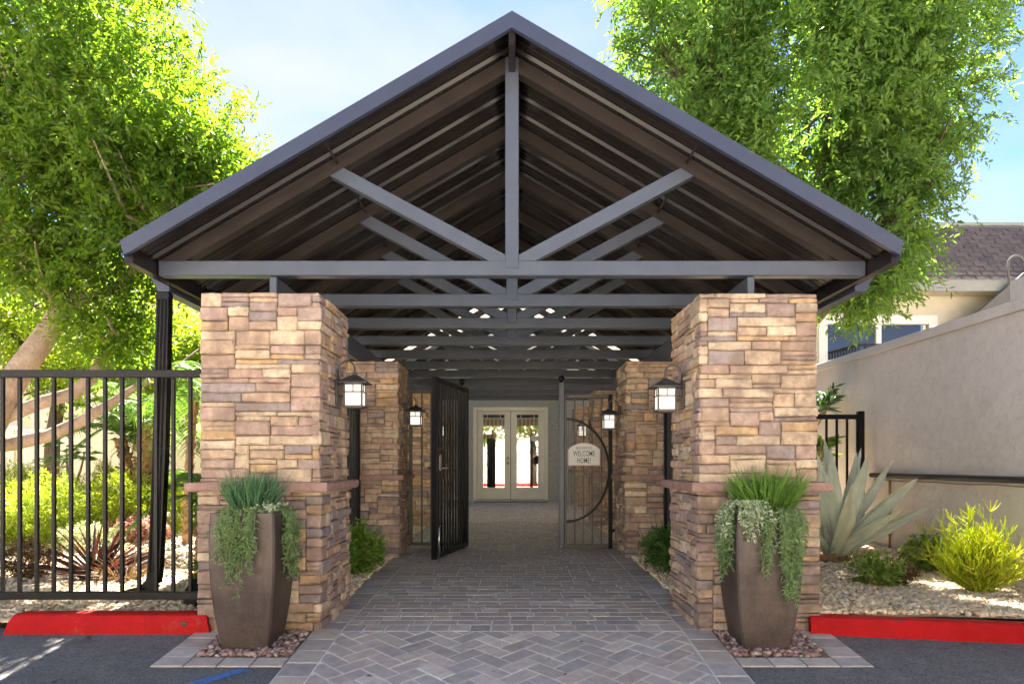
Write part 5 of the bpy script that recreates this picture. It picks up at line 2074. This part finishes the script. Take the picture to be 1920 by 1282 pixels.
# small bare-stemmed umbrella trees against the vinyl fence
for (x, y, tips, lab) in ((-7.35, 11.6, [(-.35, .95), (-.05, 1.15), (.25, 1.05)], 'thin umbrella leaved tree with three bare stems before the cream fence'),
                          (-6.72, 11.8, [(.12, .75), (.38, 1.35)], 'thin umbrella leaved tree with crooked bare stems right of the three stemmed one')):
    t = thing('umbrella_tree', lab, 'tree', (x, y, .28))
    mb = MB()
    Vs = []
    for dx_, hz in tips:
        mb.tube([(x, y, .25), (x + dx_ * .3, y, .28 + hz * .45), (x + dx_ * .75, y, .28 + hz * .75), (x + dx_, y, .28 + hz)], [.032, .026, .02, .012], 7)
        for k in range(7):
            cc = np.array([x + dx_, y, .28 + hz]) + rng.normal(0, .12, 3) * np.array([1.3, 1, .6])
            m_ = 8
            aa = np.arange(m_) * 2 * np.pi / m_ + rng.random()
            Dl = np.stack([np.cos(aa), np.sin(aa), np.full(m_, -.15)], 1)
            Vs.append(leaves(np.tile(cc, (m_, 1)), Dl, .17, .055, .1))
    mb.build('stem', M['twig'], t, True)
    V, F = merge(Vs)
    np_mesh('foliage', V, F, M['leaf_dark'], t)

# shrubs between the pillars
shrub('round_shrub', 'light green leafy shrub between the front and second pillars beside the open black gate', (-1.62, 7.15, .05), (.26, .34, .24), 170, M['leaf_shrub'], (.042, .024), tl=.09)
shrub('round_shrub', 'deep green leafy shrub between the front and second pillars beside the mesh gate', (1.62, 7.25, .05), (.25, .32, .23), 170, M['leaf_deep'], (.036, .018), tl=.08)

# agave
ag = thing('agave', 'large blue grey agave with long pointed leaves beside the front pillar', 'agave', (3.46, 7.6, .10))
AGC = Vector((3.46, 7.6, .16))


def agave_leaf(tip, w, bow):
    tip = Vector(tip)
    n, m = 12, 5
    axis = tip - AGC
    side = axis.cross(Vector((0, -1, 0.15)))
    side.normalize()
    nrm = side.cross(axis).normalized()
    if nrm.y > 0: nrm = -nrm
    vs_, fs_ = [], []
    for lay in (0, 1):
        for i in range(n + 1):
            k = i / n
            c = AGC + axis * k + Vector((0, 0, bow * math.sin(math.pi * k)))
            ww = w * (.62 + .75 * k) * (1 - k ** 3.2) if k < .5 else w * 1.06 * (1 - ((k - .42) / .58) ** 1.5) if k < 1 else 0
            for j in range(m):
                u = j / (m - 1) * 2 - 1
                tooth = .006 * (i % 2) if abs(u) == 1 else 0
                cup = (abs(u) ** 1.3) * ww * .62 - lay * .022 * (1 - k) * (1 - u * u * .9)
                vs_.append(tuple(c + side * (u * (ww * .5 + tooth * (k < .95))) + nrm * cup))
        
    N_ = (n + 1) * m
    for lay in (0, 1):
        for i in range(n):
            for j in range(m - 1):
                a_ = lay * N_ + i * m + j
                fs_.append((a_, a_ + 1, a_ + m + 1, a_ + m))
    for i in range(n):
        for j in (0, m - 1):
            a_ = i * m + j
            fs_.append((a_, a_ + m, a_ + m + N_, a_ + N_))
    MB().add(vs_, fs_).build('leaf', M['agave'], ag, True)


def agp(px_, py_, d):
    return ((px_ - 960) * d / 1310, d, 1.18 - (py_ - 868) * d / 1310)


for px_, py_, d, w, bow in ((1546, 822, 7.9, .21, .03), (1556, 838, 7.75, .22, .02), (1532, 850, 7.5, .22, .02), (1607, 846, 7.95, .15, .0), (1615, 838, 8.1, .16, .0),
                            (1629, 850, 7.6, .21, .03), (1598, 905, 7.0, .24, .03), (1677, 858, 7.8, .14, .04), (1724, 894, 7.5, .20, .05), (1692, 955, 7.1, .15, .03), (1747, 948, 7.35, .16, .02),
                            (1500, 860, 7.6, .20, .03), (1478, 900, 7.5, .2, .05), (1460, 950, 7.4, .18, .02), (1560, 870, 8.5, .2, .03)):
    agave_leaf(agp(px_, py_, d), w * .80, bow)
mb = MB()
for i in range(26):
    a = i * 2.4
    z = .04 + .10 * i / 26
    c = Vector((3.46 + math.cos(a) * .13, 7.6 + math.sin(a) * .13, z))
    mb.tube([c, c + Vector((math.cos(a) * .07, math.sin(a) * .07, .05))], [.045, .02], 5)
mb.tube([(3.46, 7.6, 0), (3.46, 7.6, .2)], [.14, .12], 10)
mb.build('stump', M['palmbark'], ag)

# right bed plants
shrub('low_shrub', 'low green leafy shrub in the gravel in front of the agave', (3.16, 6.12, .10), (.19, .17, .12), 52, M['leaf_shrub2'], (.05, .03), tl=.10, nl=5, stems=9)
shrub('low_shrub', 'low brown withered shrub next to the green one in the gravel', (3.42, 6.2, .10), (.13, .12, .09), 45, M['leaf_brown'], (.035, .016), tl=.07)
shrub('low_shrub', 'small light green shrub between the agave and the yellow bush', (4.10, 7.0, .12), (.17, .16, .14), 46, M['leaf_shrub2'], (.05, .028), tl=.10, nl=5, stems=9)
fs = thing('fire_stick_bush', 'bright yellow green pencil stemmed bush by the stucco wall', 'bush', (3.98, 5.95, .09))
bc = np.array([3.98, 5.95, .09])
parts = []
mbs = MB()
for i in range(190):
    a = random.uniform(0, 2 * math.pi)
    el = random.uniform(.25, 1.5)
    d = Vector((math.cos(a) * math.cos(el) * .85, math.sin(a) * math.cos(el) * .7, math.sin(el))).normalized()
    p = Vector(bc) + Vector((random.uniform(-.08, .08), random.uniform(-.08, .08), 0))
    ln = random.choice([random.uniform(.18, .42), random.uniform(.3, .62)]) * (.72 + .38 * math.sin(el))
    pts = [p]
    q = p.copy(); dd = d.copy()
    for k in range(4):
        dd = (dd + Vector((random.gauss(0, .12), random.gauss(0, .12), .10))).normalized()
        q = q + dd * ln / 4
        pts.append(q.copy())
        if k >= 1:
            for b in range(4):
                d2 = (dd + Vector((random.gauss(0, .5), random.gauss(0, .5), random.gauss(.15, .3)))).normalized()
                l2 = random.uniform(.06, .13)
                e1 = q + d2 * l2 * .6
                d3 = (d2 + Vector((random.gauss(0, .2), random.gauss(0, .2), .35))).normalized()
                mbs.tube([q, e1, e1 + d3 * l2 * .5], [.0042, .0040, .0025], 4, cap=False)
    mbs.tube(pts, [.006, .0055, .005, .0045, .003], 4, cap=False)
mbs.build('branches', M['leaf_fire'], fs)

# dark leaved plants behind the right fence
for (x, y, z, r_, mt, lab) in ((4.05, 9.3, 1.95, .42, 'leaf_dark', 'dark fern leaved plant above the black fence at the stucco wall'),
                               (3.9, 9.0, 1.35, .34, 'leaf_shrub', 'light leaved plant behind the black fence at the stucco wall')):
    t = thing('broadleaf_plant', lab, 'plant', (x, y, .2))
    mb = MB()
    Vs = []
    for i in range(16):
        a = random.uniform(0, 2 * math.pi)
        d = Vector((math.cos(a), math.sin(a) * .6, random.uniform(-.2, .7))).normalized()
        tip = Vector((x, y, z)) + d * r_ * random.uniform(.5, 1)
        if tip.x > 4.34: tip.x = 4.34 - random.uniform(0, .2)
        mb.tube([(x, y, .15), (x, y, z - .3), tuple(tip)], [.018, .012, .005], 5)
        s_ = np.linspace(.2, 1, 9)
        base_ = np.array(Vector((x, y, z - .05)))
        Pp = base_ + (np.array(tip) - base_) * s_[:, None]
        sd = np.array(d.cross(Vector((0, 0, 1))).normalized())
        for sg in (-1, 1):
            Vs.append(leaves(Pp, np.tile(np.array(d) * .8 + sd * sg, (9, 1)) + rng.normal(0, .12, (9, 3)), .17, .042, .1))
    mb.build('stem', M['twig'], t)
    V, F = merge(Vs)
    np_mesh('foliage', V, F, M[mt], t)

# valve box by the front pillar
vb = thing('utility_box', 'black utility box on the gravel beside the front pillar and fence', 'box', (-2.36, 5.5, .07))
mb = MB().prism_x([(5.36, .05), (5.36, .19), (5.50, .27), (5.66, .27), (5.66, .05)], -2.52, -2.22)
mb.build('casing', M['black'], vb)
MB().tube([(-2.50, 5.45, .31), (-2.42, 5.42, .36), (-2.3, 5.45, .37), (-2.2, 5.5, .33)], .008, 6).build('cord', mat_plain('yellow_cord', (0.55, 0.36, 0.03), 0.5), vb, True)

# fallen leaves on the drive, walk and beds
n = 150
lx = np.concatenate([rng.uniform(-3.8, -2.3, 60), rng.uniform(2.2, 3.8, 50), rng.uniform(-1.3, 1.3, 40)])
ly = np.concatenate([rng.uniform(4.0, 5.0, 30), rng.uniform(5.1, 6.5, 30), rng.uniform(5.0, 7.5, 50), rng.uniform(4.1, 8.5, 40)])
lz = np.array([(asph(a, b) if b < 5.0 and abs(a) > 1.4 else g(b) + .008 if abs(a) <= 1.4 else (zl(a, b) if a < 0 else zr(a, b)) + .018) + .006 for a, b in zip(lx, ly)])
aa = rng.uniform(0, 2 * np.pi, n)
V, F = leaves(np.stack([lx, ly, lz], 1), np.stack([np.cos(aa), np.sin(aa), rng.uniform(0, .15, n)], 1), .042, .017, .12, upbias=3.0)
tag(np_mesh('leaf_litter', V, F, M['leaf_brown']), 'small dry brown leaves fallen on the drive, walkway and gravel', 'leaf litter', None, 'stuff')

# ================================================================== TREES
tree('leaning_tree', 'leaning pale barked tree with bright green crown behind the tall black fence', (-6.3, 8.2, .1),
     [([(-6.75, 8.2, 0), (-6.42, 8.2, .98), (-6.0, 8.2, 1.88), (-5.78, 8.2, 2.26), (-5.53, 8.2, 2.6), (-5.31, 8.2, 2.92), (-5.24, 8.2, 3.15)], [.20, .17, .15, .142, .135, .125, .12]),
      ([(-5.26, 8.2, 3.08), (-5.44, 8.1, 3.25), (-5.62, 8.05, 3.5), (-5.46, 8.0, 3.85), (-5.2, 8.0, 4.6)], [.10, .09, .08, .075, .05]),
      ([(-5.24, 8.2, 3.05), (-4.95, 8.2, 3.13), (-4.6, 8.1, 3.2), (-4.0, 8.0, 3.8)], [.095, .07, .055, .035]),
      ([(-5.6, 8.05, 3.5), (-6.1, 8.2, 4.3), (-6.5, 8.2, 5.2)], [.08, .06, .04]),
      ([(-6.5, 8.3, 1.45), (-6.0, 8.3, 1.74), (-5.62, 8.3, 1.89), (-5.25, 8.35, 2.01), (-5.06, 8.4, 2.2), (-4.9, 8.4, 2.5), (-4.8, 8.4, 2.75)], [.10, .085, .08, .08, .075, .05, .015]),
      ([(-6.6, 8.4, 1.35), (-6.0, 8.4, 1.42), (-5.56, 8.4, 1.51), (-5.19, 8.45, 1.70), (-4.81, 8.5, 1.95), (-4.55, 8.5, 2.12), (-4.2, 8.6, 2.3), (-3.9, 8.7, 2.6)], [.10, .085, .08, .072, .055, .04, .025, .008])],
     [((-5.35, 8.0, 4.75), (2.35, 1.5, 1.75), 600, .3), ((-5.75, 8.1, 6.4), (2.0, 1.6, 1.7), 430, .3), ((-4.1, 7.9, 4.3), (1.25, 1.2, 1.1), 240, .2), ((-6.9, 8.0, 4.2), (1.3, 1.3, 1.3), 150, .3), ((-3.35, 7.7, 4.35), (.60, .7, .75), 95, .15), ((-4.7, 8.2, 2.75), (.5, .4, .32), 40, .2),
      ((-5.0, 7.6, 3.25), (.5, .5, .35), 26, .2)],
     M['leaf_left'], M['bark'], (.080, .033), ntw=6, nl=13, tl=.34, droop=.15, spread=.95,
     cut=sun_gaps([(-3.45, 4.3, 0, .15), (-2.95, 4.15, 0, .15), (-3.1, 4.72, 0, .13), (-2.95, 5.6, 0, .25), (-3.8, 5.9, 0, .3), (-4.3, 7.0, 0, .3), (-3.7, 4.75, 0, .13), (-3.3, 3.9, 0, .14)], .2))

tree('garden_tree', 'backlit yellow green tree filling the bed behind the leaning tree', (-8.2, 12.4, .2),
     [([(-8.2, 12.4, .1), (-8.15, 12.4, 1.6), (-8.0, 12.4, 2.6)], [.14, .12, .10]), ([(-8.0, 12.4, 2.6), (-7.2, 12.4, 3.4)], [.09, .04]), ([(-8.0, 12.4, 2.6), (-9.0, 12.4, 3.6)], [.09, .04])],
     [((-7.5, 12.4, 3.5), (2.1, 1.3, 1.25), 330, .35), ((-5.9, 12.2, 2.9), (1.2, 1.0, .95), 150, .3), ((-9.6, 12.6, 3.9), (1.6, 1.2, 1.3), 150, .35)],
     M['leaf_back'], M['barkdark'], (.11, .045), ntw=5, nl=9, tl=.38)
tree('garden_tree', 'backlit light green tree between the downspout and the canopy', (-4.6, 13.0, .2),
     [([(-4.6, 13.0, .1), (-4.6, 13.0, 2.2)], [.10, .07]), ([(-4.6, 13.0, 2.2), (-5.0, 13, 3.2)], [.06, .03])],
     [((-4.9, 13.0, 2.9), (1.3, 1.0, 1.1), 190, .35), ((-4.2, 12.8, 2.2), (.7, .8, .8), 70, .3)],
     M['leaf_back'], M['barkdark'], (.10, .04), ntw=5, nl=9, tl=.34)

tree('ash_tree', 'large green tree rising behind the stucco wall and canopy', (4.8, 11.8, .2),
     [([(4.8, 11.8, 0), (4.76, 11.8, 2.0), (4.74, 11.6, 3.4), (4.9, 10.9, 5.0), (4.8, 10.5, 6.6)], [.17, .15, .13, .11, .08]),
      ([(4.76, 11.5, 3.3), (5.5, 10.9, 4.3), (6.1, 10.5, 5.4)], [.12, .09, .05]), ([(5.1, 10.6, 4.6), (4.0, 10.5, 5.6), (3.0, 10.5, 6.6)], [.11, .08, .04]),
      ([(4.9, 10.5, 5.8), (5.8, 10.5, 7.0), (6.3, 10.5, 8.0)], [.09, .07, .03])],
     [((4.55, 10.5, 6.9), (2.95, 1.9, 2.05), 760, .35), ((4.3, 10.5, 8.6), (2.9, 1.9, 1.6), 390, .3), ((5.35, 10.3, 4.85), (.95, 1.1, 1.2), 170, .35), ((5.05, 10.0, 3.86), (.66, .7, .46), 100, .3),
      ((6.3, 10.6, 8.3), (1.1, 1.3, 1.2), 100, .3), ((5.85, 10.5, 6.25), (.65, .9, .95), 70, .3), ((2.6, 10.5, 7.8), (1.35, 1.2, 1.3), 110, .3), ((3.5, 9.9, 6.0), (1.35, .6, .95), 150, .2), ((4.9, 9.7, 6.6), (1.0, .5, 1.2), 120, .2)],
     M['leaf_right'], M['barkdark'], (.100, .037), ntw=6, nl=13, tl=.36, droop=.28, spread=.85,
     cut=sun_gaps([(3.95, 5.85, .45, .55), (3.5, 6.4, .1, .22), (4.1, 5.3, .1, .22), (3.5, 7.5, .8, .3)], .3))

# street side, behind the viewer: seen in the door glass
for i, (x, y, h_, lab) in enumerate(((-1.9, -9, 2.6, 'street tree left of the gap across the drive, seen in the door glass'), (1.3, -10.5, 2.8, 'street tree right of the gap across the drive, seen in the door glass'),
                                      (6.0, -12, 3.0, 'street tree farther along the kerb across the drive'), (-7.0, -12, 3.0, 'street tree at the far corner across the drive'))):
    tree('street_tree', lab, (x, y, -.15), [([(x, y, -.2), (x + .05, y, h_ * .6), (x, y, h_)], [.20, .15, .11])],
         [((x, y, h_ + 1.4), (2.0, 1.8, 1.7), 130, .35)], M['leaf_street'], M['barkdark'], (.2, .09), ntw=5, nl=8, tl=.5, group='street trees across the drive')
sheet('far_pavement', [-60, 60], [-40, -1.2], lambda x, y: -.157, M['concrete'], label='pale pavement across the drive', cat='pavement')
kerb('far_kerb', 'red kerb across the drive behind the viewer', -30, -8.2, 30, -8.2, .13, .18, False, 'kerb')
fw = thing('far_wall', 'pale garden wall across the drive', 'wall', (0, -16, 0))
MB().box(-40, 40, -16.2, -16, -.3, 1.9).build('wall_body', M['vinyl'], fw)
MB().box(-40, 40, -16.25, -15.95, 1.902, 2.0, .01).build('coping', M['white'], fw)

fb = thing('bounce_building', 'added pale building across the drive bouncing sunlight back', 'building', (0, -24, 0))  # unseen building added to throw warm fill onto the pillar fronts
MB().box(-35, 35, -34, -24, -.2, 7.5).build('wall', M['whitewash'], fb)
MB().box(-35.5, 35.5, -34.5, -23.5, 7.502, 7.8).build('roof', M['roofpink'], fb)
for i in range(9):
    x = -28 + i * 7
    w = MB().box(x - 1, x + 1, -24.0, -23.93, 3.8, 5.4, .02).build('window', M['white'], fb)
    MB().box(x - .9, x + .9, -23.94, -23.91, 3.9, 5.3).build('pane', M['dark'], w)
